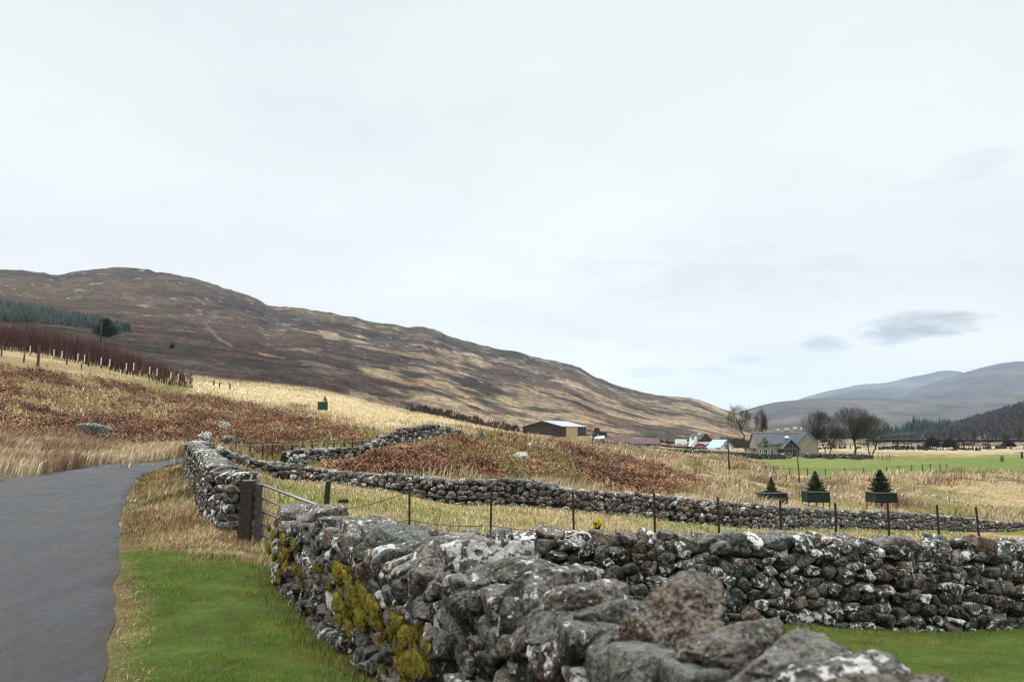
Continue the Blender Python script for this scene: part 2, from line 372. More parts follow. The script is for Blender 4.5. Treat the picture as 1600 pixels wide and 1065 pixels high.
def m_road():
    m = N('wet_asphalt'); p = m.pos(); c = m.sep(m.attr())      # R: across the lane, G: wheel tracks
    g = m.math('ADD', m.math('MULTIPLY', m.noise(p, 100, 3, .8), .5), m.math('MULTIPLY', m.noise(p, 34, 4, .8), .5)); n = m.noise(m.pos((.7, .7, 1)), .8, 5, .65, .6); f = m.noise(p, 7, 5, .7)
    col = m.mix((.0105, .0118, .0138), m.ramp(g, (.38, .2), (.5, .85), (.6, 2.8)), 1.0, 'MULTIPLY')
    col = m.mix(col, m.ramp(f, (.38, .6), (.62, 1.4)), .9, 'MULTIPLY')
    col = m.mix(col, m.ramp(n, (.38, .45), (.62, 1.5)), .85, 'MULTIPLY'); col = m.mix(col, m.ramp(m.noise(m.pos((2.2, .35, 1)), 1.0, 5, .7, .4), (.38, .6), (.62, 1.4)), .8, 'MULTIPLY')
    leaf = m.ramp(m.noise(m.pos((3, 9, 1)), 1.0, 4, .7, .3), (.60, 0), (.63, 1)); col = m.mix(col, (.030, .020, .014), m.math('MULTIPLY', leaf, .75))
    dirt = m.ramp(m.math('ADD', c[0], m.math('MULTIPLY', m.math('SUBTRACT', m.noise(p, 1.5, 5, .7), .5), .5)), (.90, 0), (1.0, 1)); col = m.mix(col, (.026, .022, .018), m.math('MULTIPLY', dirt, .8))
    m.base(col); m.b.inputs['Specular IOR Level'].default_value = .2
    wet = m.math('MULTIPLY', m.ramp(n, (.40, 1), (.58, 0)), 1.0)
    r = m.math('ADD', m.math('MULTIPLY', wet, -.24), .46); m.rough(m.math('ADD', r, m.math('MULTIPLY', dirt, .35)))
    m.bump(m.math('ADD', g, m.math('MULTIPLY', f, .12)), .45, .010); return m.m

def m_stone(name='dry_stone', dark=1.0, lich=0.0, scale=1.0, bump=.035):
    m = N(name); c = m.sep(m.attr())                             # R random shade, G lichen cover, B hue
    off = m.node('ShaderNodeCombineXYZ'); m.link(m.math('MULTIPLY', c[0], 37.), off.inputs[0]); m.link(m.math('MULTIPLY', c[2], 53.), off.inputs[1])
    p = m.pos((1, 1, 1), off.outputs[0]); d = dark
    base = m.ramp(c[0], (0, (.017 * d, .013 * d, .011 * d)), (.35, (.036 * d, .029 * d, .024 * d)), (.7, (.068 * d, .059 * d, .050 * d)), (1, (.13 * d, .12 * d, .105 * d)))
    base = m.mix(base, m.ramp(c[2], (0, (1.35, .92, .72)), (.25, (1.08, 1, .92)), (.7, (.95, 1, 1.0)), (1, (.85, 1, 1.05))), 1.0, 'MULTIPLY')
    big = m.noise(p, 5 * scale, 6, .72, .5); fine = m.noise(p, 26 * scale, 6, .78, .3); grain = m.noise(p, 95 * scale, 4, .8)
    base = m.mix(base, m.ramp(big, (.34, .35), (.5, .95), (.66, 1.9)), 1.0, 'MULTIPLY'); base = m.mix(base, m.ramp(fine, (.36, .35), (.5, .95), (.64, 1.9)), 1.0, 'MULTIPLY'); base = m.mix(base, m.ramp(grain, (.36, .5), (.64, 1.5)), .8, 'MULTIPLY')
    pit = m.ramp(m.noise(p, 13 * scale, 5, .7, .8), (.30, 0), (.38, 1)); base = m.mix(m.mix(base, (.25, .22, .2), 1.0, 'MULTIPLY'), base, pit)
    crk = m.ramp(m.math('ABSOLUTE', m.math('SUBTRACT', m.noise(p, 4.2 * scale, 4, .6, 1.2), .5)), (.004, .25), (.022, 1)); base = m.mix(base, crk, .9, 'MULTIPLY')
    # crusty grey-green lichen, then bone-white patches, a little ochre
    crust = m.math('MULTIPLY', m.ramp(m.noise(p, 8 * scale, 7, .78, .7), (.495, 0), (.56, 1)), m.ramp(m.noise(p, 42 * scale, 5, .75), (.44, 0), (.55, 1)))
    nz = m.node('ShaderNodeSeparateXYZ'); m.link(m.node('ShaderNodeNewGeometry').outputs['Normal'], nz.inputs[0]); top = m.math('MULTIPLY', m.ramp(m.math('ADD', nz.outputs[2], m.math('MULTIPLY', m.math('SUBTRACT', big, .5), 1.6)), (.35, 0), (.95, 1)), m.ramp(m.noise(p, 24 * scale, 7, .8, .5), (.45, 0), (.55, 1)))  # lichen spread by upward normal, which puts lighter tops into the colour
    crust = m.math('MAXIMUM', crust, m.math('MULTIPLY', top, .85))
    base = m.mix(base, m.mix((.30, .295, .245), (.20, .225, .21), c[2]), m.math('MULTIPLY', crust, .75))
    wn = m.math('ADD', m.noise(p, 11 * scale, 6, .62, .5), m.math('ADD', m.math('MULTIPLY', m.math('SUBTRACT', c[1], .5), .24), m.math('MULTIPLY', m.math('SUBTRACT', fine, .5), .2)))
    wn = m.math('ADD', wn, lich)
    white = m.ramp(wn, (.618, 0), (.64, 1)); base = m.mix(base, m.mix((.60, .60, .56), m.ramp(fine, (.36, .5), (.56, 1.12)), 1.0, 'MULTIPLY'), white)
    spk = m.ramp(m.noise(p, 30 * scale, 3, .5), (.68, 0), (.71, 1)); base = m.mix(base, (.44, .44, .40), m.math('MULTIPLY', spk, .85))
    och = m.ramp(m.math('ADD', m.noise(m.pos((1, 1, 1)), 2.1, 5, .7), m.math('MULTIPLY', c[2], -.12)), (.64, 0), (.67, 1)); base = m.mix(base, (.17, .085, .025), m.math('MULTIPLY', m.math('MULTIPLY', och, fine), .9))
    m.base(base); m.rough(.92); m.b.inputs['Specular IOR Level'].default_value = .15
    m.bump(m.math('ADD', m.math('ADD', big, m.math('MULTIPLY', fine, .7)), m.math('ADD', m.math('MULTIPLY', grain, .25), m.math('MULTIPLY', crk, .35))), 1.0, bump / scale); return m.m

def m_leaf(name, rough=.75, trans=.0):
    m = N(name); p = m.pos(); m.base(m.mix(m.attr(), m.ramp(m.noise(p, 3, 3, .6), (.3, .75), (.7, 1.25)), 1.0, 'MULTIPLY')); m.rough(rough); m.b.inputs['Specular IOR Level'].default_value = .15
    return m.m

M = {}
M['ground'] = m_ground(); M['hill'] = m_hill(); M['road'] = m_road(); M['stone'] = m_stone(); M['stone_far'] = m_stone('weathered_stone', 1.3, -.005, 1.0)
M['stone_near'] = m_stone('lichened_boulder', 1.35, .005, 1.25, .05); M['stone_dark'] = m_stone('dark_walling', .9, -.02, .4)
M['core'] = plain('wall_core', (.010, .008, .007), .95, .5, 10, 0, 1.0, 18)  # near-black, so the shade in gaps between stones is in the colour
M['blade'] = m_leaf('grass_blades'); M['frond'] = m_leaf('bracken_fronds'); M['needle'] = m_leaf('needles'); M['twig'] = m_leaf('twigs', .9)
M['bark'] = plain('bark', (.045, .037, .031), .9, .4, 3); M['rustwood'] = plain('stained_timber', (.030, .021, .018), .85, .6, 14, 0, .6)
M['postwood'] = plain('weathered_timber', (.055, .045, .038), .85, .4, 8); M['palewood'] = plain('pale_timber', (.17, .15, .12), .85, .35, 8)
M['galv'] = plain('galvanised_steel', (.22, .235, .25), .45, .2, 12, .7, .1); M['rust'] = plain('rusted_iron', (.030, .019, .016), .85, .45, 20)
M['wire'] = plain('fence_wire', (.075, .062, .052), .7, .3, 30, .3, 0); M['black'] = plain('black_rubber', (.012, .012, .013), .7, .3, 20)
M['harl'] = plain('cream_stone_wall', (.235, .20, .145), .9, .22, 1.6, 0, .4, 5); M['white'] = plain('white_render', (.62, .63, .62), .85, .08, 1.2)
M['slate'] = plain('roof_slate', (.048, .056, .066), .6, .25, 1.5, 0, .4, 7); M['bluetin'] = plain('pale_blue_roofing', (.30, .40, .43), .55, .08, 1.0)
M['teal'] = plain('teal_paint', (.10, .27, .26), .55, .12, 3); M['ridge'] = plain('ridge_stone', (.38, .34, .28), .85, .15, 3); M['pot'] = plain('chimney_pot', (.55, .51, .42), .8, .12, 5)
M['glass'] = plain('dark_glass', (.018, .022, .026), .12, .3, 2, 0, 0, None, .5); M['browntin'] = plain('brown_cladding', (.028, .021, .020), .7, .22, .7); M['darkwood'] = plain('dark_boarding', (.050, .030, .024), .8, .3, 2)
M['greytin'] = plain('grey_roof_sheeting', (.30, .32, .34), .5, .12, 1.0); M['ply'] = plain('ply_panel', (.38, .27, .16), .8, .12, 1.2); M['redroof'] = plain('maroon_roofing', (.088, .052, .054), .75, .2, .9)
M['redpaint'] = plain('red_paint', (.24, .05, .045), .35, .1, 2); M['whitepaint'] = plain('white_paint', (.70, .72, .74), .35, .06, 2); M['greypaint'] = plain('grey_paint', (.14, .16, .18), .35, .1, 2)
M['tube'] = plain('translucent_tube', (.62, .62, .60), .6, .08, 10); M['guard'] = plain('green_shade_netting', (.010, .019, .018), .9, .3, 5, 0, .6, 40); M['moss'] = None

# ------------------------------------------------------------------ ground, hill, road, far hills
def build_ground():
    fine = np.radians(np.arange(-41, 41.01, .16)); wide = np.radians(np.concatenate([np.arange(-180, -41, 6), ])); wide2 = np.radians(np.arange(45, 181, 6))
    ph = np.concatenate([wide, fine, wide2]); ph[0] = -math.pi; ph[-1] = math.pi
    r = np.concatenate([[.02, .5], np.geomspace(1.2, 3200, 600)])
    Rg, Pg = np.meshgrid(r, ph, indexing='ij'); x = Rg * np.sin(Pg); y = Rg * np.cos(Pg); z = H(x, y); col, c = ground_colour(x, y, z)
    # stones, tussocks and ferns make the surface uneven; the road bed is sunk under its asphalt
    z = z - .10 * c['road'] + c['bzone'] * (fbm(x * .6, y * .6, 121, 3) - .35) * .8 + c['roughz'] * (fbm(x * .4, y * .4, 131, 3) - .4) * .9
    nr, nc = x.shape; V = np.stack([x, y, z], -1).reshape(-1, 3); C = col.reshape(-1, 3)
    idx = np.arange(nr * nc).reshape(nr, nc); f = np.stack([idx[:-1, :-1], idx[:-1, 1:], idx[1:, 1:], idx[1:, :-1]], -1)[..., ::-1]
    fc = c['hill'].reshape(nr, nc); inhill = (fc[:-1, :-1] > .5) & (fc[1:, 1:] > .5)
    def part(mask):
        ff = f[mask]; used = np.unique(ff); remap = np.full(len(V), -1, np.int32); remap[used] = np.arange(len(used)); return V[used], remap[ff], C[used]
    a = part(~inhill); o = np_mesh('ground', a[0], a[1], M['ground'], col=a[2]); tag(o, 'rough pasture, fields and verges of the valley floor', 'ground', kind='structure')
    b = part(inhill); o = np_mesh('hill', b[0], b[1], M['hill'], col=b[2]); tag(o, 'long brown heather hill with pale grass streaks rising to a bumpy crest', 'hill', kind='structure')
build_ground()

def build_road():
    P = catmull(ROAD_R, 16); T = np.gradient(P, axis=0); T /= np.linalg.norm(T, axis=1)[:, None]; Nn = np.stack([-T[:, 1], T[:, 0]], 1)
    k = np.linspace(0, 1, 15); ew = (fbm(np.arange(len(P)) * .45, np.zeros(len(P)), 3, 4) - .5) * .16
    off = k[None] * (4.2 + ew[:, None] * .3) + ew[:, None] * (1 - k[None]) * .8
    x = P[:, None, 0] + Nn[:, None, 0] * off; y = P[:, None, 1] + Nn[:, None, 1] * off
    z = H(x, y) + .015 + .06 * (1 - (2 * k[None] - 1) ** 2)
    e = np.abs(2 * k - 1)[None] * np.ones_like(x); nr, nc = x.shape; idx = np.arange(nr * nc).reshape(nr, nc)
    f = np.stack([idx[:-1, :-1], idx[:-1, 1:], idx[1:, 1:], idx[1:, :-1]], -1).reshape(-1, 4)[:, ::-1]
    o = np_mesh('road', np.stack([x, y, z], -1), f[:, ::-1], M['road'], col=np.stack([e, e, e], -1).reshape(-1, 3)); tag(o, 'narrow wet asphalt lane curving away past the stone wall', 'road', kind='structure')
build_road()

def ridge_hill(name, label, prof, d0, d1, base_py, mat, rough, seed, back=1.25):
    prof = np.array(prof, float); pxs = np.arange(prof[0, 0], prof[-1, 0] + 1, 3.0); pr = np.interp(pxs, prof[:, 0], prof[:, 1])
    k = np.ones(9) / 9; pr = np.convolve(np.pad(pr, 4, 'edge'), k, 'valid'); t = np.linspace(0, 1, 40); rows = []
    for tt in t:
        d = d0 * (d1 / d0) ** tt; py = base_py + (pr - base_py) * tt ** .85; q = W(pxs, py, d)
        x, y, z = q[0], np.full_like(pxs, d), q[2]
        z = z + (fbm(x / 420, y / 420, seed, 5) - .5) * rough * math.sin(math.pi * min(tt, .97)) ** .5 * 1.6
        rows.append(np.stack([x, y, z], -1))
    top = rows[-1]
    for s in (1.06, 1.15, back):
        r = top.copy(); r[:, :2] *= s; r[:, 2] = E + (top[:, 2] - E) * (1 - (s - 1) / (back - 1)) - 20 * (s - 1); rows.append(r)
    V = np.array(rows); nr, nc = V.shape[:2]; idx = np.arange(nr * nc).reshape(nr, nc); f = np.stack([idx[:-1, :-1], idx[:-1, 1:], idx[1:, 1:], idx[1:, :-1]], -1).reshape(-1, 4)
    return tag(np_mesh(name, V, f, mat), label, 'hill', kind='structure')
ridge_hill('hill', 'dark slate coloured moor behind the stone house', [(1040,676),(1100,662),(1135,652),(1165,642),(1200,632),(1240,626),(1290,622),(1350,622),(1420,624),(1500,622),(1560,618),(1600,616),(1700,612),(1850,604),(2100,640)], 2600, 4600, 684, m_farhill('far_moor', (.040, .038, .036), (.085, .078, .066), .0016), 60, 3)
ridge_hill('hill', 'pale blue hill farthest away with a low rounded summit', [(1150,668),(1230,630),(1260,619),(1300,609),(1340,601),(1390,597),(1420,589),(1450,584),(1475,578),(1500,581),(1540,592),(1600,610),(1700,640)], 7000, 9500, 680, m_farhill('farthest_moor', (.04, .045, .05), (.10, .10, .095), .0010), 60, 5)
ridge_hill('hill', 'blue grey hill at the edge of the valley with a broad top', [(1330,640),(1380,625),(1420,611),(1460,597),(1500,583),(1540,572),(1570,567),(1600,565),(1660,566),(1750,575),(1900,560),(2200,620)], 4800, 6600, 678, m_farhill('blue_moor', (.040, .040, .042), (.085, .082, .075), .0014), 70, 7)
ridge_hill('hill', 'dark wooded slope coming down to the valley floor', [(1365,684),(1400,676),(1440,670),(1480,664),(1510,656),(1545,646),(1580,637),(1610,627),(1660,608),(1750,585),(1900,560),(2200,520)], 620, 1500, 687, m_farhill('wooded_slope', (.036, .031, .030), (.060, .052, .047), .02), 8, 9)

# ------------------------------------------------------------------ sky, sun, air, camera
def build_world():
    w = bpy.data.worlds.new('World'); SC.world = w; w.use_nodes = True; t = w.node_tree; t.nodes.clear(); L = t.links.new
    def nd(ty, **kw):
        n = t.nodes.new(ty)
        for k, v in kw.items(): setattr(n, k, v)
        return n
    out = nd('ShaderNodeOutputWorld'); bg = nd('ShaderNodeBackground'); L(bg.outputs[0], out.inputs[0]); bg.inputs[1].default_value = .1
    sky = nd('ShaderNodeTexSky', sky_type='NISHITA'); sky.sun_disc = False; sky.sun_elevation = math.radians(SUN_EL); sky.sun_rotation = math.radians(SUN_ROT); sky.dust_density = 3; sky.air_density = 1.2
    tc = nd('ShaderNodeTexCoord'); xyz = nd('ShaderNodeSeparateXYZ'); L(tc.outputs['Generated'], xyz.inputs[0])
    def mth(op, a, b):
        n = nd('ShaderNodeMath', operation=op)
        for i, v in enumerate((a, b)):
            if hasattr(v, 'is_output'): L(v, n.inputs[i])
            else: n.inputs[i].default_value = v
        return n.outputs[0]
    def ramp(f, *st):
        r = nd('ShaderNodeValToRGB'); el = r.color_ramp.elements
        while len(el) < len(st): el.new(.5)
        for e, (p, c) in zip(el, st): e.position = p; e.color = (*c, 1)
        L(f, r.inputs[0]); return r.outputs[0]
    def mix(a, b, f, mode='MIX'):
        n = nd('ShaderNodeMix', data_type='RGBA', blend_type=mode)
        for i, v in ((0, f), (6, a), (7, b)):
            if hasattr(v, 'is_output'): L(v, n.inputs[i])
            else: n.inputs[i].default_value = v
        return n.outputs[2]
    # a cloud deck: even and pale low down, thinner and brighter overhead
    deck = ramp(xyz.outputs[2], (0, (.90, .905, .895)), (.12, (.86, .88, .88)), (.50, (.785, .825, .84)), (.64, (2.1, 2.13, 2.15)), (1, (4.3, 4.35, 4.4)))
    h = mth('ADD', mth('MAXIMUM', xyz.outputs[2], 0), .12); cv = nd('ShaderNodeCombineXYZ')
    L(mth('DIVIDE', xyz.outputs[0], h), cv.inputs[0]); L(mth('DIVIDE', xyz.outputs[1], h), cv.inputs[1])
    n1 = nd('ShaderNodeTexNoise'); L(cv.outputs[0], n1.inputs['Vector']); n1.inputs['Scale'].default_value = .55; n1.inputs['Detail'].default_value = 5; n1.inputs['Roughness'].default_value = .5
    deck = mix(deck, ramp(n1.outputs['Fac'], (.32, (.88, .89, .90)), (.62, (1.05, 1.045, 1.035))), 1.0, 'MULTIPLY')
    # low grey cloud scraps over the far hills
    n2 = nd('ShaderNodeTexNoise'); mp = nd('ShaderNodeMapping'); L(tc.outputs['Generated'], mp.inputs[0]); mp.inputs['Scale'].default_value = (9, 9, 30); L(mp.outputs[0], n2.inputs['Vector']); n2.inputs['Scale'].default_value = 2.0; n2.inputs['Detail'].default_value = 6
    tot = None
    for px, py, sx, sy, a in [(1435,512,78,20,1.0),(1275,538,42,13,.62),(1165,562,30,9,.25),(1030,580,90,10,.32),(860,515,150,40,.10),(1480,265,90,22,.18),(1150,420,260,40,.16)]:
        dv = W(px, py, 1.0) - np.array([0, 0, E]); dv /= np.linalg.norm(dv); sub = nd('ShaderNodeVectorMath', operation='SUBTRACT'); L(tc.outputs['Generated'], sub.inputs[0]); sub.inputs[1].default_value = dv
        mp2 = nd('ShaderNodeMapping'); L(sub.outputs[0], mp2.inputs[0]); mp2.inputs['Scale'].default_value = (F / sx, F / sx, F / sy)
        ln = nd('ShaderNodeVectorMath', operation='LENGTH'); L(mp2.outputs[0], ln.inputs[0])
        v = mth('ADD', ln.outputs['Value'], mth('MULTIPLY', mth('SUBTRACT', n2.outputs['Fac'], .5), 3.2)); f = ramp(v, (0, (a, a, a)), (.35, (a * .8,) * 3), (1.0, (0, 0, 0)))
        tot = f if tot is None else mix(tot, f, 1.0, 'LIGHTEN')
    deck = mix(deck, (.43, .48, .515, 1), tot)
    deck10 = nd('ShaderNodeVectorMath', operation='SCALE'); L(deck, deck10.inputs[0]); deck10.inputs['Scale'].default_value = 10 * DECK
    L(mix(sky.outputs[0], deck10.outputs[0], .965), bg.inputs[0])
SUN_EL, SUN_ROT, DECK = 42, -75, 1.06
build_world()
sun = bpy.data.objects.new('sun', bpy.data.lights.new('sun', 'SUN')); COL.objects.link(sun); sun.data.energy = 1.3; sun.data.angle = math.radians(22); sun.data.color = (1, .95, .88)
_az = math.radians(SUN_ROT); sd = Vector((math.sin(_az) * math.cos(math.radians(SUN_EL)), math.cos(_az) * math.cos(math.radians(SUN_EL)), math.sin(math.radians(SUN_EL))))
sun.rotation_euler = sd.to_track_quat('Z', 'Y').to_euler()

def build_haze():
    o = MB().box(-9800, 9800, -3400, 12500, -130, 900).build('haze', None); m = bpy.data.materials.new('haze'); m.use_nodes = True; t = m.node_tree; t.nodes.clear()
    out = t.nodes.new('ShaderNodeOutputMaterial'); v = t.nodes.new('ShaderNodeVolumePrincipled'); t.links.new(v.outputs[0], out.inputs['Volume'])
    v.inputs['Color'].default_value = (.60, .79, 1, 1); v.inputs['Density'].default_value = HAZE; v.inputs['Anisotropy'].default_value = 0
    o.data.materials.append(m); tag(o, 'thin pale air over the whole valley', 'haze', kind='stuff')
HAZE = 4.4e-5
build_haze()

cam = bpy.data.objects.new('camera', bpy.data.cameras.new('camera')); COL.objects.link(cam); SC.camera = cam
cam.location = (0, 0, E); cam.rotation_euler = (math.pi / 2 + TH, 0, 0); cam.data.sensor_width = 36; cam.data.lens = F / 1600 * 36; cam.data.clip_end = 40000; cam.data.clip_start = .05
cam.data.dof.use_dof = True; cam.data.dof.focus_distance = 17; cam.data.dof.aperture_fstop = 2.8
SC.view_settings.view_transform = 'Standard'; SC.view_settings.look = 'None'; SC.view_settings.exposure = .10; SC.view_settings.gamma = 1
SC.render.engine = 'CYCLES'; SC.cycles.use_denoising = True; SC.cycles.filter_width = 1.2; SC.cycles.max_bounces = 6; SC.cycles.volume_bounces = 0
# ------------------------------------------------------------------ dry stone walls
def ico(sub):
    bm = bmesh.new(); bmesh.ops.create_icosphere(bm, subdivisions=sub, radius=1); bm.verts.ensure_lookup_table()
    v = np.array([p.co[:] for p in bm.verts]); v /= np.linalg.norm(v, axis=1)[:, None]; f = np.array([[q.index for q in p.verts] for p in bm.faces]); bm.free(); return v, f
ICO = {k: ico(k) for k in (2, 3, 4, 5, 6)}

def lump(v, amp, freq, r):
    """low waves that make a stone irregular"""
    out = np.zeros(v.shape[:-1])
    for k in range(5):
        w = r.normal(size=(v.shape[0], 1, 3)) * freq * (1 + .55 * k); ph = r.uniform(0, 6.28, (v.shape[0], 1)); out += np.sin((v * w).sum(-1) + ph) / (1 + .7 * k)
    return 1 + amp * out

def vn3(p, seed):
    i = np.floor(p).astype(np.int64); f = p - i; f = f * f * (3 - 2 * f); out = 0
    for dx in (0, 1):
        for dy in (0, 1):
            for dz in (0, 1):
                h = _hash(i[..., 0] + dx + 7919 * (i[..., 2] + dz), i[..., 1] + dy, seed); w = (f[..., 0] if dx else 1 - f[..., 0]) * (f[..., 1] if dy else 1 - f[..., 1]) * (f[..., 2] if dz else 1 - f[..., 2]); out = out + h * w
    return out
def rugged(L, size, amp, seed, octv=4):
    """weathered pits, ledges and edges: moves points along their radius; L (..., V, 3)"""
    s = 0; a = 1.0; q = L / size
    for o in range(octv): n = vn3(q * (2.1 * 2 ** o) + 13.7 * o + seed % 91, seed + o); s = s + a * (1 - abs(2 * n - 1) * 1.25 if o in (0, 2) else n * 1.6 - .8); a *= .52
    return L * (1 + amp * (s - .35))[..., None]

def convex(dirs, nrm, off, p):
    """rounded convex polyhedra: dirs (V,3), planes (N,K,3) at distance off (N,K) -> (N,V,3)"""
    out = np.empty((nrm.shape[0], len(dirs), 3))
    for i in range(0, nrm.shape[0], 200):
        dt = np.maximum(np.einsum('vc,nkc->nvk', dirs, nrm[i:i + 200]), 0) / off[i:i + 200, None, :]
        r = (dt ** p).sum(-1) ** (-1 / p); out[i:i + 200] = dirs[None] * r[..., None]
    return out

def chips(L, dirs, nrm, off, p, r, k, lo=.84, hi=1.0):
    """knock k flat chips off every stone, then sharpen its edges"""
    n = len(L); v = r.normal(size=(n, k, 3)); v /= np.linalg.norm(v, axis=2)[..., None]; sup = np.empty((n, k))
    for i in range(0, n, 200): sup[i:i + 200] = np.einsum('nvc,nkc->nkv', L[i:i + 200], v[i:i + 200]).max(2)
    return convex(dirs, np.concatenate([nrm, v], 1), np.concatenate([off, np.maximum(sup, 1e-3) * r.uniform(lo, hi, (n, k))], 1), p)

class Path:
    def __init__(s, pts, n=14):
        """pts: (x, y, z of the wall top)"""
        P = catmull(np.array(pts, float), n); s.P = P; s.L = np.concatenate([[0], np.cumsum(np.hypot(*np.diff(P[:, :2], axis=0).T))]); s.len = s.L[-1]
        s.base = H(P[:, 0], P[:, 1]) - .06; T = np.gradient(P[:, :2], axis=0); s.T = T / np.linalg.norm(T, axis=1)[:, None]
    def at(s, q):
        q = np.asarray(q, float); f = lambda a: np.interp(q, s.L, a)
        t = np.stack([f(s.T[:, 0]), f(s.T[:, 1])], -1); t /= np.linalg.norm(t, axis=-1)[..., None]
        return f(s.P[:, 0]), f(s.P[:, 1]), f(s.base), f(s.P[:, 2]), t

def face_stones(path, side, mw, mh, sub, seed, cope, tb, tt, s0=None, s1=None, p=9, depth=.12, lichb=0.0, ends=0):
    """fitted rubble stones on one face of a wall: each is a convex block cut by its neighbours"""
    r = np.random.default_rng(seed); s0 = 0 if s0 is None else s0; s1 = path.len if s1 is None else s1
    S = []; Hh = []; hmax = (path.P[:, 2] - path.base).max() - cope * .7; h = mh * .4; row = 0
    while h < hmax + mh:
        rh = mh * r.uniform(.75, 1.3); q = s0 + r.uniform(0, mw)
        while q < s1:
            w = mw * r.uniform(.5, 1.6); S.append(q + w / 2); Hh.append(h + r.normal() * rh * .22); q += w
        h += rh; row += 1
    S = np.array(S); Hh = np.array(Hh); _, _, b, t, _ = path.at(S); top = t - b - cope * .7; keep = (Hh < top - mh * .15) & (S < s1) & (S > s0); S, Hh, top = S[keep], Hh[keep], top[keep]
    n = len(S); A = np.stack([S, Hh * (mw / mh) * .92], -1); D2 = ((A[:, None] - A[None]) ** 2).sum(-1); np.fill_diagonal(D2, 1e9)
    K = min(10, n - 1); nb = np.argpartition(D2, K, axis=1)[:, :K]; wt = r.normal(size=n) * .17 * mw * mw
    dS = S[nb] - S[:, None]; dH = Hh[nb] - Hh[:, None]; sc = (mw / mh * .92) ** 2
    # bisectors in the stretched plane brought back to metres
    nx, ny = dS, dH * sc; ln = np.hypot(nx, ny); dist2 = dS ** 2 + dH ** 2 * sc
    off = (dist2 * .5 + (wt[:, None] - wt[nb]) * .5) / ln; off = np.maximum(off, .16 * mh) * r.uniform(.99, 1.08, off.shape)
    nr = [np.stack([nx / ln, np.zeros_like(nx), ny / ln], -1)]; of = [off]
    def add(v, o): nr.append(np.broadcast_to(np.asarray(v, float), (n, 1, 3)) if np.ndim(v) == 1 else v); of.append(np.asarray(o).reshape(n, -1))
    fr = depth * r.uniform(.30, .85, n); tilt = r.normal(size=(n, 1, 3)) * .24; tilt[:, :, 1] = 1; tilt /= np.linalg.norm(tilt, axis=2)[..., None]
    add(tilt, fr); add([0, -1, 0], np.full(n, depth)); add([0, 0, 1], np.maximum(top - Hh + .03, .04)); add([0, 0, -1], np.full(n, mh * .85)); add([1, 0, 0], np.full(n, mw * .85)); add([-1, 0, 0], np.full(n, mw * .85)); add([0, 0, 1], np.full(n, mh * .95))
    for k in range(5):
        v = r.normal(size=(n, 1, 3)); v[:, :, 1] = abs(v[:, :, 1]) * .8 + .25; v /= np.linalg.norm(v, axis=2)[..., None]; ext = np.sqrt((v[:, 0, 0] * mw * .5) ** 2 + (v[:, 0, 2] * mh * .5) ** 2 + (v[:, 0, 1] * depth) ** 2); add(v, ext * r.uniform(.62, 1.1, n))
    dirs, fc = ICO[sub]; st = np.array([mw * .5, depth, mh * .5]) ; dd = dirs * st; dd /= np.linalg.norm(dd, axis=1)[:, None]
    nr = np.concatenate(nr, 1); of = np.concatenate(of, 1); L = convex(dd, nr, of, p)
    if sub > 2: L = chips(L, dd, nr, of, p * 1.7, r, 6, .84, 1.0)
    L = L * np.array([1.05, 1.0, 1.05]); L = L * lump(L / mh, .018, 2.2, r)[..., None]
    if sub > 2: L = rugged(L + r.uniform(0, 50, (n, 1, 3)) * 0, mh * 1.1, .13, seed) if False else np.stack([rugged(l, mh * .5, .045, seed * 7 + k % 23, 3) for k, l in enumerate(L)]) * (1 + r.normal(size=L.shape[:2])[..., None] * .012)
    x, y, b, t, T = path.at(S); H_ = np.maximum(t - b - cope, .2); fr_ = np.clip(Hh / H_, 0, 1.1); half = tb * (1 - fr_) + tt * fr_ - depth * .35; Nn = np.stack([-T[:, 1], T[:, 0]], -1) * side
    X = x[:, None] + Nn[:, None, 0] * (half[:, None] + L[..., 1]) + T[:, None, 0] * L[..., 0]; Y = y[:, None] + Nn[:, None, 1] * (half[:, None] + L[..., 1]) + T[:, None, 1] * L[..., 0]
    Z = b[:, None] + Hh[:, None] + L[..., 2]
    V = np.stack([X, Y, Z], -1).reshape(-1, 3); Fc = (fc[None] + (np.arange(n) * len(dirs))[:, None, None]).reshape(-1, 3)
    if side < 0: Fc = Fc
    C = np.repeat(np.stack([r.beta(1.6, 2.0, n), np.clip(r.normal(.5 + lichb, .28, n), 0, 1.3), r.uniform(0, 1, n)], -1), len(dirs), 0)
    return V, Fc, C

def boulder(w, d, h, sub, seed, p=7, planes=9, amp=.05, rug=.07):
    """one loose stone about w x d x h, centred on its middle"""
    r = np.random.default_rng(seed); nv = r.normal(size=(1, planes, 3)); nv /= np.linalg.norm(nv, axis=2)[..., None]
    ax = np.array([[[1,0,0],[-1,0,0],[0,1,0],[0,-1,0],[0,0,1],[0,0,-1]]], float); nn = np.concatenate([nv, ax], 1); of = np.concatenate([r.uniform(.62, 1.05, (1, planes)), r.uniform(.85, 1.05, (1, 6))], 1)
    dirs, fc = ICO[sub]; L = convex(dirs, nn, of, p)
    if sub > 2: L = chips(L, dirs, nn, of, p * 2.5, r, 16 if sub > 4 else 9, .82, .99)
    L = L * lump(L, amp * .5, 2.0, r)[..., None]; L = rugged(L, .34, rug if sub > 2 else .03, seed * 3 + 1, 5 if sub > 4 else 3) * (1 + r.normal(size=L.shape[:2])[..., None] * (.008 if sub < 5 else .005))
    return L[0] * np.array([w, d, h]) / 2, fc

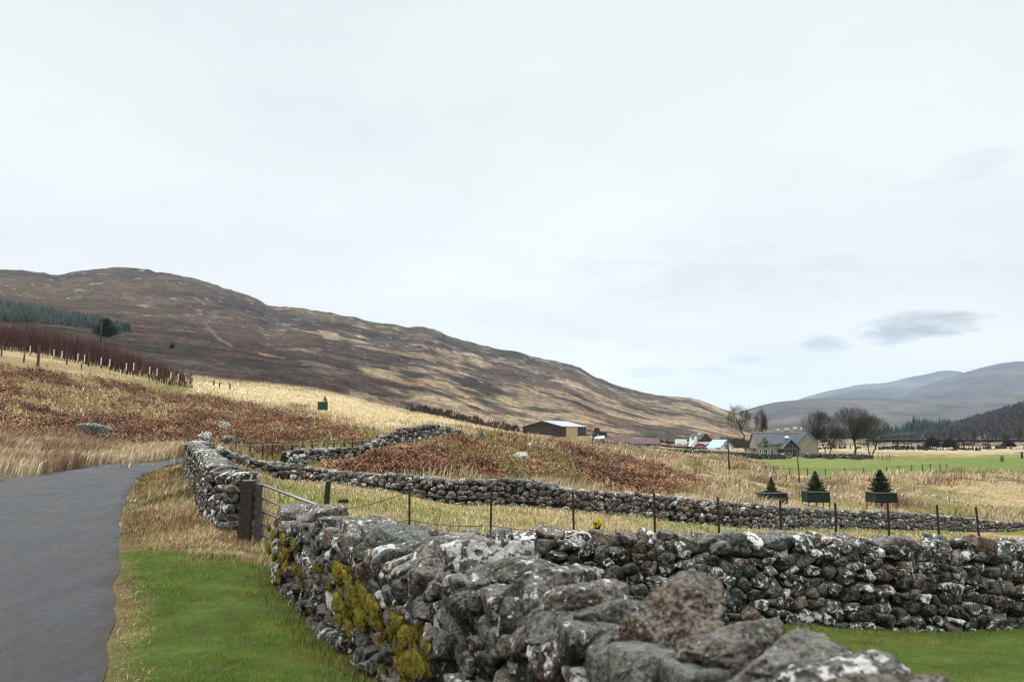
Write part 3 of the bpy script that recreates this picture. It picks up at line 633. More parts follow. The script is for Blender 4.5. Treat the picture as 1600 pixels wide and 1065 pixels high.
def core(path, tb, tt, cope, cut=.10):
    n = max(8, int(path.len / .5)); q = np.linspace(.04, path.len - .04, n); x, y, b, t, T = path.at(q); Nn = np.stack([-T[:, 1], T[:, 0]], -1); V = []
    for sgn, hh, zz in ((1, tb - cut, b - .2), (1, tt - cut, t - cope - .03), (-1, tt - cut, t - cope - .03), (-1, tb - cut, b - .2)):
        V.append(np.stack([x + Nn[:, 0] * hh * sgn, y + Nn[:, 1] * hh * sgn, zz], -1))
    V = np.stack(V, 1); i = np.arange(n - 1); f = [np.stack([i * 4 + k, i * 4 + (k + 1) % 4, (i + 1) * 4 + (k + 1) % 4, (i + 1) * 4 + k], -1) for k in range(4)]
    f.append(np.array([[0, 1, 2, 3], [(n - 1) * 4 + 3, (n - 1) * 4 + 2, (n - 1) * 4 + 1, (n - 1) * 4]])); return V.reshape(-1, 3), np.concatenate(f)

def wall(name, label, pts, tb, tt, cope, mw, mh, sub, seed, sides, mat, csub=3, each=True, cw=None, ns=14, group=None, p=9, depth=.12, lichb=0.0, ends=()):
    path = Path(pts, ns); o0 = np.array([pts[0][0], pts[0][1], path.base[0]]); root = empty(name, o0); tag(root, label, 'stone wall', group)
    Vs, Fs, Cs, b = [], [], [], 0
    for sd in sides:
        V, Fc, C = face_stones(path, sd, mw, mh, sub, seed + int(sd > 0), cope, tb, tt, p=p, depth=depth, lichb=lichb); Vs.append(V); Fs.append(Fc + b); Cs.append(C); b += len(V)
    np_mesh('stonework', np.concatenate(Vs) - o0, np.concatenate(Fs), mat, root, np.concatenate(Cs), smooth=False)
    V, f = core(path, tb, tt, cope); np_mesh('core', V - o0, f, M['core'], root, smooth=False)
    r = np.random.default_rng(seed + 99); q = 0.0; cw = cw or mw; Vs, Fs, Cs, b = [], [], [], 0
    while q < path.len:
        w = cw * r.uniform(.6, 1.45); x, y, bb, t, T = path.at(q + w / 2); hh = cope * r.uniform(1.05, 1.5); dp = (2 * tt + .06) * r.uniform(.85, 1.2)
        L, fc = boulder(w * 1.16, dp, hh * 1.1, csub, seed * 1000 + len(Cs) + int(q * 100), 20 if csub > 2 else 10, 9, .05); a = r.normal() * .16; ca, sa = math.cos(a), math.sin(a)
        L = np.stack([L[:, 0] * ca - L[:, 2] * sa, L[:, 1], L[:, 0] * sa + L[:, 2] * ca], -1); jit = r.normal() * .03
        Nn = (-T[1], T[0]); V = np.stack([x + T[0] * L[:, 0] + Nn[0] * (L[:, 1] + jit), y + T[1] * L[:, 0] + Nn[1] * (L[:, 1] + jit), t - hh / 2 + r.normal() * .015 + L[:, 2]], -1)
        C = np.repeat([[r.beta(2, 1.8) * .9 + .1, np.clip(r.normal(.55 + lichb, .25), 0, 1.2), r.uniform(0, 1)]], len(V), 0)
        if each: np_mesh('coping_stone', V - o0, fc, mat, root, C, smooth=False)
        else: Vs.append(V); Fs.append(fc + b); b += len(V)
        Cs.append(C); q += w
    for e in ends:                                            # squared stones that close the end of a wall
        Vs2, Fs2, Cs2, b2 = [], [], [], 0; x, y, bb, t, T = path.at(0 if e == 0 else path.len); out = -T if e == 0 else T; Nn = np.array([-T[1], T[0]]); hz = 0
        while hz < t - bb - cope * .9:
            rh = mh * r.uniform(1.1, 1.7); fr = min(hz / (t - bb), 1); hw = tb * (1 - fr) + tt * fr; q2 = -hw
            while q2 < hw - .06:
                w = min(r.uniform(.28, .55), hw - q2 + .05); L, fc = boulder(.34, w * 1.2, rh * 1.22, max(sub, 3), 5000 + seed * 50 + len(Vs2), 10, 7, .04); V = np.stack([x + out[0] * (L[:, 0] - .02) + Nn[0] * (q2 + w / 2 + L[:, 1]), y + out[1] * (L[:, 0] - .02) + Nn[1] * (q2 + w / 2 + L[:, 1]), bb + hz + rh / 2 + L[:, 2]], -1)
                Vs2.append(V); Fs2.append(fc + b2); b2 += len(V); Cs2.append(np.repeat([[r.beta(1.6, 2), np.clip(r.normal(.5, .25), 0, 1), r.uniform(0, 1)]], len(V), 0)); q2 += w
            hz += rh
        np_mesh('end_stonework', np.concatenate(Vs2) - o0, np.concatenate(Fs2), mat, root, np.concatenate(Cs2), smooth=False)
    if not each: np_mesh('coping', np.concatenate(Vs) - o0, np.concatenate(Fs), mat, root, np.concatenate(Cs), smooth=False)
    return root, path, o0

def topz(px, py, d): return W(px, py, d)
# the wall that closes the lawn
pts = [(x, y, z) for (x, y), z in zip(W2P, [E - 1.30, E - 1.34, E - 1.44, E - 1.67, E - 1.92, E - 2.2])]
wall('dry_stone_wall', 'dark lichen spotted stone wall along the far side of the lawn with round topping stones', pts, .36, .22, .20, .225, .145, 3, 21, (-1,), M['stone'], 4, True, .30, p=30, lichb=.06)
# wall along the road beyond the gate
p4 = [(381,740,15.75),(350,726,17),(335,714,19.6),(322,704,22.5),(312,697,26),(306,692,30),(308,690,34.5),(325,691,38.5)]
pts = [tuple(W(*q)) for q in p4]; P4END = pts[0]
wall('dry_stone_wall', 'stone wall beside the lane running from the dark gatepost up to the bend', pts, .38, .24, .17, .235, .122, 3, 31, (1, -1), M['stone'], 3, True, .34, p=24, lichb=.07, ends=(0,))
# long wall across the pasture
p3 = P3
wall('dry_stone_wall', 'long low stone wall crossing the whole pasture in front of the bracken mound', [tuple(W(*q)) for q in p3], .40, .26, .20, .36, .20, 2, 41, (-1,), M['stone_far'], 2, False, .42, ns=6, p=9, lichb=.02)
# winding wall over the mound
p5 = [(440,704,54),(480,699,55),(530,698,56),(565,696,56.5),(585,687,57.5),(605,676,58.5),(630,667,59.5),(660,663,60.5),(690,664,62),(715,671,64.5),(733,679,67),(742,685,69)]
wall('dry_stone_wall', 'pale grey stone wall winding up over the rise behind the bracken mound', [tuple(W(*q)) for q in p5], .42, .28, .22, .36, .22, 2, 51, (-1,), M['stone_far'], 2, False, .42, ns=6, p=9, lichb=.12)

# the wall beside the camera, with big uneven topping stones and moss on its foot
ys = [12.0, 11.2, 10, 8, 6, 4.6, 3.4, 2.4, 1.4, .4]
w1, path1, o1 = wall('dry_stone_wall', 'nearest stone wall with big rough boulders on top and yellow moss along its foot', [(W1X(y), y, W1TOP(y) - .02) for y in ys], .40, .30, .24, .215, .14, 4, 61, (-1, 1), M['stone_near'], 4, False, .30, p=30, depth=.19, ends=(0,))
for o in list(w1.children):
    if o.name.startswith('coping'): bpy.data.objects.remove(o)
def w1_depth(px):
    u = (px - 800) / F * .985; return (-3.3 + 13 * .4219) / (u + .4219)
TOPS = [  # px, top py, width px, height m, depth across m, shade, lichen, hue, seed
 (462,787,46,.34,.56,.75,.5,.6,1),(497,786,70,.36,.64,.8,.55,.4,2),(540,803,58,.30,.6,.6,.6,.6,3),(578,806,62,.32,.6,.65,.7,.5,4),(618,818,66,.30,.62,.8,.4,.95,5),(655,832,64,.28,.6,.7,.5,.8,6),
 (700,836,88,.33,.66,.82,.6,.4,7),(757,838,86,.34,.62,.6,.95,.5,8),(808,868,72,.30,.6,.6,.7,.55,9),(858,880,84,.30,.6,.66,.75,.5,10),(922,908,104,.33,.58,.55,.65,.35,11),(985,932,80,.26,.5,.6,.4,.6,12),
 (1068,895,128,.36,.40,.34,.12,.02,13),(1150,972,120,.26,.5,.5,.35,.3,14),(1225,992,120,.26,.5,.8,.4,.5,15),(1330,1036,130,.24,.5,.3,.9,.4,16),(1410,1056,110,.24,.4,.3,.3,.1,17),(1560,1105,150,.26,.5,.4,.4,.4,18),(1720,1110,200,.26,.5,.4,.4,.4,19)]
T1 = np.array([-.4219, 1.0]) / math.hypot(.4219, 1); N1 = np.array([-T1[1], T1[0]])     # N1 points to the road
for k, (px, py, wp, hm, dm, sh, li, hu, sd_) in enumerate(TOPS):
    d = w1_depth(px); q = W(px, py, d); r = np.random.default_rng(900 + sd_); wm = wp * d / F * (1.25 if d > 5 else 1.12)
    if px in (1068,):
        L, fc = boulder(wm, dm, hm, 6, 13, 14, 5, .06, .07)
    else: L, fc = boulder(wm * 1.0, dm, hm, 6 if d < 4.5 else 5, 300 + sd_, 22, 8, .06, .06)
    a = r.normal() * .22; ca, sa = math.cos(a), math.sin(a); yaw = r.normal() * .25
    L = np.stack([L[:, 0] * ca - L[:, 2] * sa, L[:, 1], L[:, 0] * sa + L[:, 2] * ca], -1); L[:, 2] += q[2] - L[:, 2].max()
    t = -T1 * math.cos(yaw) + N1 * math.sin(yaw); n = np.array([t[1], -t[0]]); V = np.stack([q[0] + t[0] * L[:, 0] + n[0] * L[:, 1], d + t[1] * L[:, 0] + n[1] * L[:, 1], L[:, 2]], -1)
    o = np_mesh('coping_stone', V - o1, fc, M['stone_near'], w1, np.repeat([[sh, li, hu]], len(V), 0), smooth=False)
    if px == 1068: tag(o, 'tall reddish brown boulder')
# smaller wedged stones between the boulders
r = np.random.default_rng(77)
for k in range(64):
    y = np.exp(r.uniform(math.log(1.6), math.log(12.5))); off = r.uniform(-.24, .26); s = r.uniform(.09, .20); L, fc = boulder(s * 1.4, s * 1.3, s, 4, 700 + k, 14, 9, .05)
    c = np.array([W1X(y), y]) + N1 * off; a = r.uniform(0, 3.1); V = np.stack([c[0] + L[:, 0] * math.cos(a) - L[:, 1] * math.sin(a), c[1] + L[:, 0] * math.sin(a) + L[:, 1] * math.cos(a), L[:, 2] + W1TOP(y) - .25 + r.uniform(-.05, .02)], -1)
    np_mesh('coping_stone', V - o1, fc, M['stone_near'], w1, np.repeat([[r.uniform(.2, .9), r.uniform(.2, .9), r.uniform(0, 1)]], len(V), 0), smooth=False)

def m_moss():
    m = N('moss'); p = m.pos(); a = m.noise(p, 14, 5, .7); b = m.noise(p, 120, 4, .8)
    c = m.ramp(a, (.32, (.055, .062, .012)), (.5, (.15, .125, .022)), (.68, (.27, .205, .045))); m.base(m.mix(c, m.ramp(b, (.36, .3), (.64, 1.8)), 1.0, 'MULTIPLY')); m.rough(1); m.b.inputs['Specular IOR Level'].default_value = .05
    m.bump(m.math('ADD', b, a), 1.0, .02); return m.m
M['moss'] = m_moss()
MOSS = [(428,836,9),(444,842,9),(460,849,9),(446,866,12),(420,856,8),(441,871,10),(448,884,11),(461,884,9),(436,903,9),(470,896,8),(497,884,8),(531,893,18),(546,905,14),(552,922,15),(570,930,18),(534,943,17),(560,944,14),(585,948,19),(566,968,18),(539,962,10),(546,978,12),(622,970,15),(636,1000,20),(652,990,11),(624,1012,13),(645,1032,24),(663,1040,18),(628,1040,14),(611,985,9),(600,1050,9)]
def face_hit(px, py):
    """the point of the roadside face of the nearest wall seen here"""
    ds = np.linspace(1.5, 13.5, 1600); p = W(px, py, 1.0); x = p[0] * ds; z = E + (p[2] - E) * ds; side = (x - W1X(ds)) * math.cos(math.atan(.4219))
    h = np.clip((z - .0) / 1.1, 0, 1); half = -(.40 - .10 * h) - .04; b = np.nonzero(side > half)[0]; d = ds[b[0]] if len(b) else 8
    return np.array([p[0] * d, d, E + (p[2] - E) * d])
r = np.random.default_rng(5)
MOSS += [(a + r.normal() * b * .9, c + r.normal() * b * .9, b * r.uniform(.35, .7)) for a, c, b in MOSS for _ in range(2)]
for k, (px, py, rp) in enumerate(MOSS):
    q = face_hit(px, py); s = rp * q[1] / F * 1.15; L, fc = boulder(2.0 * s, 2.6 * s, 1.5 * s, 4, 1500 + k, 5, 6, .08, .20)
    L[:, 0] *= 1.0; V = np.stack([q[0] + T1[0] * L[:, 0] * 1.9 + N1[0] * (L[:, 1] * .24 + .008), q[1] + T1[1] * L[:, 0] * 1.9 + N1[1] * (L[:, 1] * .24 + .008), q[2] + L[:, 2]], -1)
    # short shoots standing out of the cushion
    nsp = 260; pick = r.integers(0, len(L), nsp); c = V[pick]; dirv = (V[pick] - q); dirv /= np.linalg.norm(dirv, axis=1)[:, None] + 1e-6; dirv += r.normal(size=dirv.shape) * .45 + [0, 0, .2]
    side = np.cross(dirv, r.normal(size=dirv.shape)); side /= np.linalg.norm(side, axis=1)[:, None] + 1e-6; ln = .012 + .012 * r.uniform(size=(nsp, 1)); sp = np.stack([c - side * .0035, c + side * .0035, c + dirv * ln], 1).reshape(-1, 3)
    np_mesh('moss_cushion', np.concatenate([V, sp]) - o1, [fc, np.arange(len(sp)).reshape(-1, 3) + len(V)], M['moss'], w1)
# ------------------------------------------------------------------ plants that nobody could count
def spread(n, r0, r1, a0, a1, weight, seed, pw=1.0):
    """points on the ground, thinning with distance, kept where weight(c, x, y) says so"""
    r_ = np.random.default_rng(seed); X, Y = [], []
    r = r0 * (r1 / r0) ** (r_.uniform(size=n) ** pw); a = np.radians(r_.uniform(a0, a1, n)); x = r * np.sin(a); y = r * np.cos(a); z = H(x, y)
    col, c = ground_colour(x, y, z); w = weight(c, x, y); k = r_.uniform(size=n) < w
    z = z + c['bzone'] * (fbm(x * .6, y * .6, 121, 3) - .35) * .8 + c['roughz'] * (fbm(x * .4, y * .4, 131, 3) - .4) * .9
    return x[k], y[k], z[k], col[k], {q: v[k] for q, v in c.items() if q != 'n'}, r_

def blades(name, label, x, y, z, h, w, lean, root, tip, r, seg=2, az=None, mat='blade', sink=.02):
    n = len(x); a = r.uniform(0, 6.283, n); dx, dy = np.cos(a), np.sin(a); la = r.uniform(0, 6.283, n) if az is None else az + r.normal(size=n) * .7
    lx, ly = np.cos(la) * lean, np.sin(la) * lean; P = np.stack([x, y, z - sink], -1); S = np.stack([dx, dy, np.zeros(n)], -1) * (w / 2)[:, None]
    up = np.sqrt(np.maximum(1 - np.minimum(lean, .98) ** 2, .04)); T = P + np.stack([lx * h, ly * h, up * h], -1)
    if seg == 2:
        Mm = P + np.stack([lx * h * .33, ly * h * .33, (.35 + .35 * up) * h * np.minimum(1, up + .35)], -1)
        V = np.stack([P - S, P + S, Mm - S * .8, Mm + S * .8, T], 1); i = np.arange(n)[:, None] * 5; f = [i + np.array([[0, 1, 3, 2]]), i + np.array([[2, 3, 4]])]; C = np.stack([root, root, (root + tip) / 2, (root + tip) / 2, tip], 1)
    else:
        V = np.stack([P - S, P + S, T], 1); i = np.arange(n)[:, None] * 3; f = [i + np.array([[0, 1, 2]])]; C = np.stack([root, root, tip], 1)
    o = np_mesh(name, V, f, M[mat], col=C.reshape(-1, 3), smooth=False); return tag(o, label, None, None, 'stuff')

def var(col, r, a=.25, hue=.08):
    n = len(col); return np.clip(col * np.exp(r.normal(size=(n, 1)) * a) * np.exp(r.normal(size=(n, 3)) * hue), 0, .8)

def plant_all():
    # mown verge and lawn
    for nm, lab, n, r0, r1, a0, a1, sel, sd in (('grass', 'short bright green grass on the verge beside the nearest wall', 420000, 4.6, 15, -34, -2, lambda c, x, y: c['lawn'] * c['left'], 1),
                                           ('grass', 'short dark green lawn grass inside the far stone wall', 330000, 5.5, 21, 4, 41, lambda c, x, y: c['lawn'] * c['right'], 2)):
        x, y, z, col, c, r = spread(n, r0, r1, a0, a1, sel, sd); cl = fbm(x * 2.2, y * 2.2, 141, 3); cl2 = fbm(x * .7, y * .7, 142, 3); h = r.uniform(.018, .045, len(x)) * (1 + (cl - .4) * 2.4).clip(.4, 2); d = np.hypot(x, y)
        base = np.array([.074, .108, .016]) * (1 + (cl - .5)[:, None] * 2.2 + (cl2 - .5)[:, None]); base = mixc(base, [.155, .145, .032], sstep(.48, .62, cl2) * .75); base = mixc(base, [.17, .13, .055], (r.uniform(size=len(x)) < .07).astype(float) * .8)
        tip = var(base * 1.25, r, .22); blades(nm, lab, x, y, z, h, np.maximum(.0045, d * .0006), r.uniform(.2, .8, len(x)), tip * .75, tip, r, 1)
    # dead matted grass of the verge
    x, y, z, col, c, r = spread(330000, 5, 46, -37, -10, lambda c, x, y: np.clip(c['verge'] * (.25 + c['r'] * .8) + 0, 0, 1) * (c['r'] > .05) * (c['px'] > -50), 3); d = np.hypot(x, y); k1 = fbm(x * 1.3, y * 1.3, 151, 3); k2 = fbm(x * .45, y * .45, 152, 3)
    b = mixc(np.ones((len(x), 3)) * [.54, .435, .26], [.36, .26, .14], sstep(.45, .65, k1)); b = mixc(b, [.27, .20, .085], sstep(.9, .2, c['r']) * .8); b = mixc(b, [.13, .15, .03], sstep(.54, .66, k2) * .8); b = mixc(b, [.62, .51, .33], sstep(.5, .66, fbm(x * .9, y * .9, 153, 3)) * .85)
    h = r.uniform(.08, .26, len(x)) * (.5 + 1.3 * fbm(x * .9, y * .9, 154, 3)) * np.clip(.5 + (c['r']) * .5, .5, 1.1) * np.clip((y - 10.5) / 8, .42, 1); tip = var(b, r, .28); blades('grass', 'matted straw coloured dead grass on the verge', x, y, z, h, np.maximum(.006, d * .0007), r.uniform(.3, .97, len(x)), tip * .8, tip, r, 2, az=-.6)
    # pasture between the two walls
    x, y, z, col, c, r = spread(200000, 12, 66, -18, 41, lambda c, x, y: np.clip(c['mid'] * (1 - c['bzone']), 0, 1) * (.4 + .6 * (y > w2y(x) + .5)), 4); d = np.hypot(x, y)
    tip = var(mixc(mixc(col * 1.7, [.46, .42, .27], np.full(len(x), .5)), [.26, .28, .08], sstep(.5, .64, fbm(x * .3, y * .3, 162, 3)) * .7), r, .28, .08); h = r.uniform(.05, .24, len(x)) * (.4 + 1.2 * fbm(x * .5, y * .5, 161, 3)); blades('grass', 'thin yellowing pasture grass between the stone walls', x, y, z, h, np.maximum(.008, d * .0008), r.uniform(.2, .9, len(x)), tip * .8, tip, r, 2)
    # tall bleached grass at the bend
    x, y, z, col, c, r = spread(120000, 28, 56, -41, -17, lambda c, x, y: ((c['r'] < -4.15) & (c['bracken'] < .25) & (y < 60) & (c['py'] > 680) & (c['gravel'] < .5)) * np.clip(1.2 - np.abs(c['py'] - 708) / 40, .15, 1), 5); d = np.hypot(x, y)
    k1 = fbm(x * .5, y * .5, 171, 3); b = mixc(np.ones((len(x), 3)) * [.50, .40, .26], [.27, .185, .11], sstep(.45, .62, k1)); tip = var(b, r, .25); blades('grass', 'tall bleached grass on the bank at the bend of the lane', x, y, z, r.uniform(.3, .95, len(x)) * (.55 + .8 * k1), d * .0008, r.uniform(.1, .65, len(x)), tip * .8, tip * 1.1, r, 2, az=.3)
    # straw streaks through the bracken, pale meadow, rough ground to the right
    x, y, z, col, c, r = spread(110000, 40, 130, -41, 16, lambda c, x, y: c['bzone'] * (1 - c['bracken']) + .02, 6); d = np.hypot(x, y); b = mixc(np.ones((len(x), 3)) * [.47, .37, .21], [.22, .205, .06], np.clip(c['bgreen'] * .9 + (r.uniform(size=len(x)) < .15) * .6, 0, 1))
    tip = var(b, r, .3); blades('grass', 'straw tussocks showing through the bracken', x, y, z, r.uniform(.15, .6, len(x)), d * .0009, r.uniform(.3, .95, len(x)), tip * .75, tip, r, 2)
    x, y, z, col, c, r = spread(150000, 70, 330, -27, 4, lambda c, x, y: c['pale'] * (1 - c['bracken']), 7); d = np.hypot(x, y); tip = var(col * 1.3, r, .2); blades('grass', 'pale bleached meadow grass below the hill', x, y, z, r.uniform(.2, .6, len(x)), d * .0009, r.uniform(.2, .8, len(x)), tip * .85, tip, r, 1)
    x, y, z, col, c, r = spread(380000, 37, 240, -8, 41, lambda c, x, y: np.clip((1 - c['field']) * (1 - c['bracken']) * (1 - c['hill']) * (.30 + .7 * sstep(.40, .62, fbm(x * .16, y * .16, 181, 3))), 0, 1) * (y > w3y(x) + .6) * sstep(560, 800, c['px']) * (1 - .9 * c['pale']), 8); d = np.hypot(x, y)
    k1 = fbm(x * .14, y * .14, 182, 3); k2 = fbm(x * .3, y * .3, 183, 3); b = mixc(np.ones((len(x), 3)) * [.50, .395, .255], [.27, .18, .12], sstep(.48, .64, k1)); b = mixc(b, [.19, .185, .06], sstep(.50, .64, k2) * .7); tip = var(b, r, .3)
    blades('grass', 'rough straw and brown rush tussocks beyond the long wall', x, y, z, r.uniform(.2, .85, len(x)) * np.clip((fbm(x * .22, y * .22, 184, 3) - .36) * 4.2, .16, 1.3), d * .00085, r.uniform(.1, .75, len(x)), tip * .75, tip, r, 2, az=-.4)
    x, y, z, col, c, r = spread(60000, 38, 200, -20, 8, lambda c, x, y: np.clip((1 - c['bzone']) * (1 - c['hill']) * (1 - c['pale']), 0, 1) * ((y > 43) & ((c['r'] > .05) | (c['r'] < -4.3))), 9); d = np.hypot(x, y); tip = var(col * 1.3, r, .3); blades('grass', 'tufted grass around the lane and the winding wall', x, y, z, r.uniform(.15, .55, len(x)), d * .0009, r.uniform(.2, .8, len(x)), tip * .75, tip, r, 2)
    # bracken: collapsed dead fronds, in rust, dark and bleached clumps
    x, y, z, col, c, r = spread(150000, 41, 125, -41, 16, lambda c, x, y: np.clip(c['bracken'] * 1.1, 0, 1), 10); nf = 7; n = len(x); x = np.repeat(x, nf) + r.normal(size=n * nf) * .16; y = np.repeat(y, nf) + r.normal(size=n * nf) * .16; z = np.repeat(z, nf); m = n * nf
    k = fbm(x * .9, y * .9, 191, 3); k2 = fbm(x * .28, y * .28, 192, 3); cl = np.repeat(r.normal(size=n), nf); a = r.uniform(0, 6.283, m); L = r.uniform(.07, .21, m); hg = np.clip((k - .25) * 1.3, .05, .75) * r.uniform(.35, 1, m)
    u = np.stack([np.cos(a), np.sin(a), np.zeros(m)], -1); s = np.stack([-np.sin(a), np.cos(a), r.normal(size=m) * .8], -1) * (L * .19)[:, None]; P = np.stack([x, y, z + hg], -1)
    mid = P + u * (L * .5)[:, None] + np.array([0, 0, 1.]) * (L * r.uniform(-.1, .3, m))[:, None]; tip = P + u * L[:, None] - np.array([0, 0, 1.]) * (L * r.uniform(0, .5, m))[:, None]
    V = np.stack([P, mid - s, mid + s, tip], 1); i = np.arange(m)[:, None] * 4
    b = mixc(np.ones((m, 3)) * [.148, .071, .040], [.060, .036, .025], sstep(.52, .40, k + cl * .05)); b = mixc(b, [.31, .21, .105], sstep(.56, .66, k2 * .6 + k * .4 + cl * .05) * .85); b = mixc(b, [.20, .10, .045], (r.uniform(size=m) < .2) * .8); C = var(b, r, .3, .08); o = np_mesh('bracken', V, [i + np.array([[0, 1, 2]]), i + np.array([[1, 3, 2]])], M['frond'], col=np.repeat(C, 4, 0), smooth=False)
    tag(o, 'rust brown dead bracken over the banks', None, None, 'stuff')
    # rough edge along the foot of the near walls
    x, y, z, col, c, r = spread(60000, 4.5, 20, -30, 41, lambda c, x, y: np.clip(np.exp(-((x - W1X(y) + .55) / .22) ** 2) * (y < 13) + np.exp(-((y - w2y(x) + .42) / .12) ** 2) * (x > 1), 0, 1), 12); d = np.hypot(x, y)
    tip = var(mixc(np.ones((len(x), 3)) * [.085, .085, .018], [.20, .14, .06], (r.uniform(size=len(x)) < .35) * 1.0), r, .3); blades('grass', 'longer mossy grass along the foot of the walls', x, y, z, r.uniform(.04, .15, len(x)), np.maximum(.005, d * .0006), r.uniform(.2, .9, len(x)), tip * .75, tip, r, 2)
plant_all()

def thicket():
    """leafless reddish saplings behind the row of tree shelters"""
    r = np.random.default_rng(3); V, C = [], []
    for k in range(2600):
        px = r.uniform(-60, 325); lo = np.interp(px, [-60, 0, 100, 200, 300, 330], [566, 560, 572, 588, 606, 618]); hi = np.interp(px, [-60, 0, 60, 100, 150, 200, 260, 300, 330], [488, 505, 500, 512, 522, 545, 565, 592, 610]); py = r.uniform(hi + 28, lo - 2) if hi + 28 < lo - 2 else lo - 4
        d = r.uniform(117, 158); q = W(px, 0, d); x, y = q[0], d; z = Hs(x, y); h = r.uniform(1.9, 5.6) * np.interp(px, [-60, 200, 270, 330], [1.25, 1.1, .6, .2])
        b = np.array([.070, .032, .026]) * r.uniform(.55, 1.5)
        for j in range(7):
            a = r.uniform(0, 6.28); s = r.uniform(.02, .34); p0 = np.array([x, y, z + h * s * .8 * (j > 0)]); ln = h * (1 if j == 0 else r.uniform(.3, .6)); t = p0 + np.array([math.cos(a) * (.08 if j == 0 else .33), math.sin(a) * (.08 if j == 0 else .33), .92]) * ln; w = .035 if j == 0 else .022; sd = np.array([math.cos(a + 1.5), math.sin(a + 1.5), 0]) * w
            V += [p0 - sd, p0 + sd, t]; C += [b * .8, b * .8, b]
    V = np.array(V); np_o = np_mesh('saplings', V, np.arange(len(V)).reshape(-1, 3), M['twig'], col=np.array(C), smooth=False); tag(np_o, 'reddish brown leafless sapling thicket on the bank', None, None, 'stuff')
thicket()

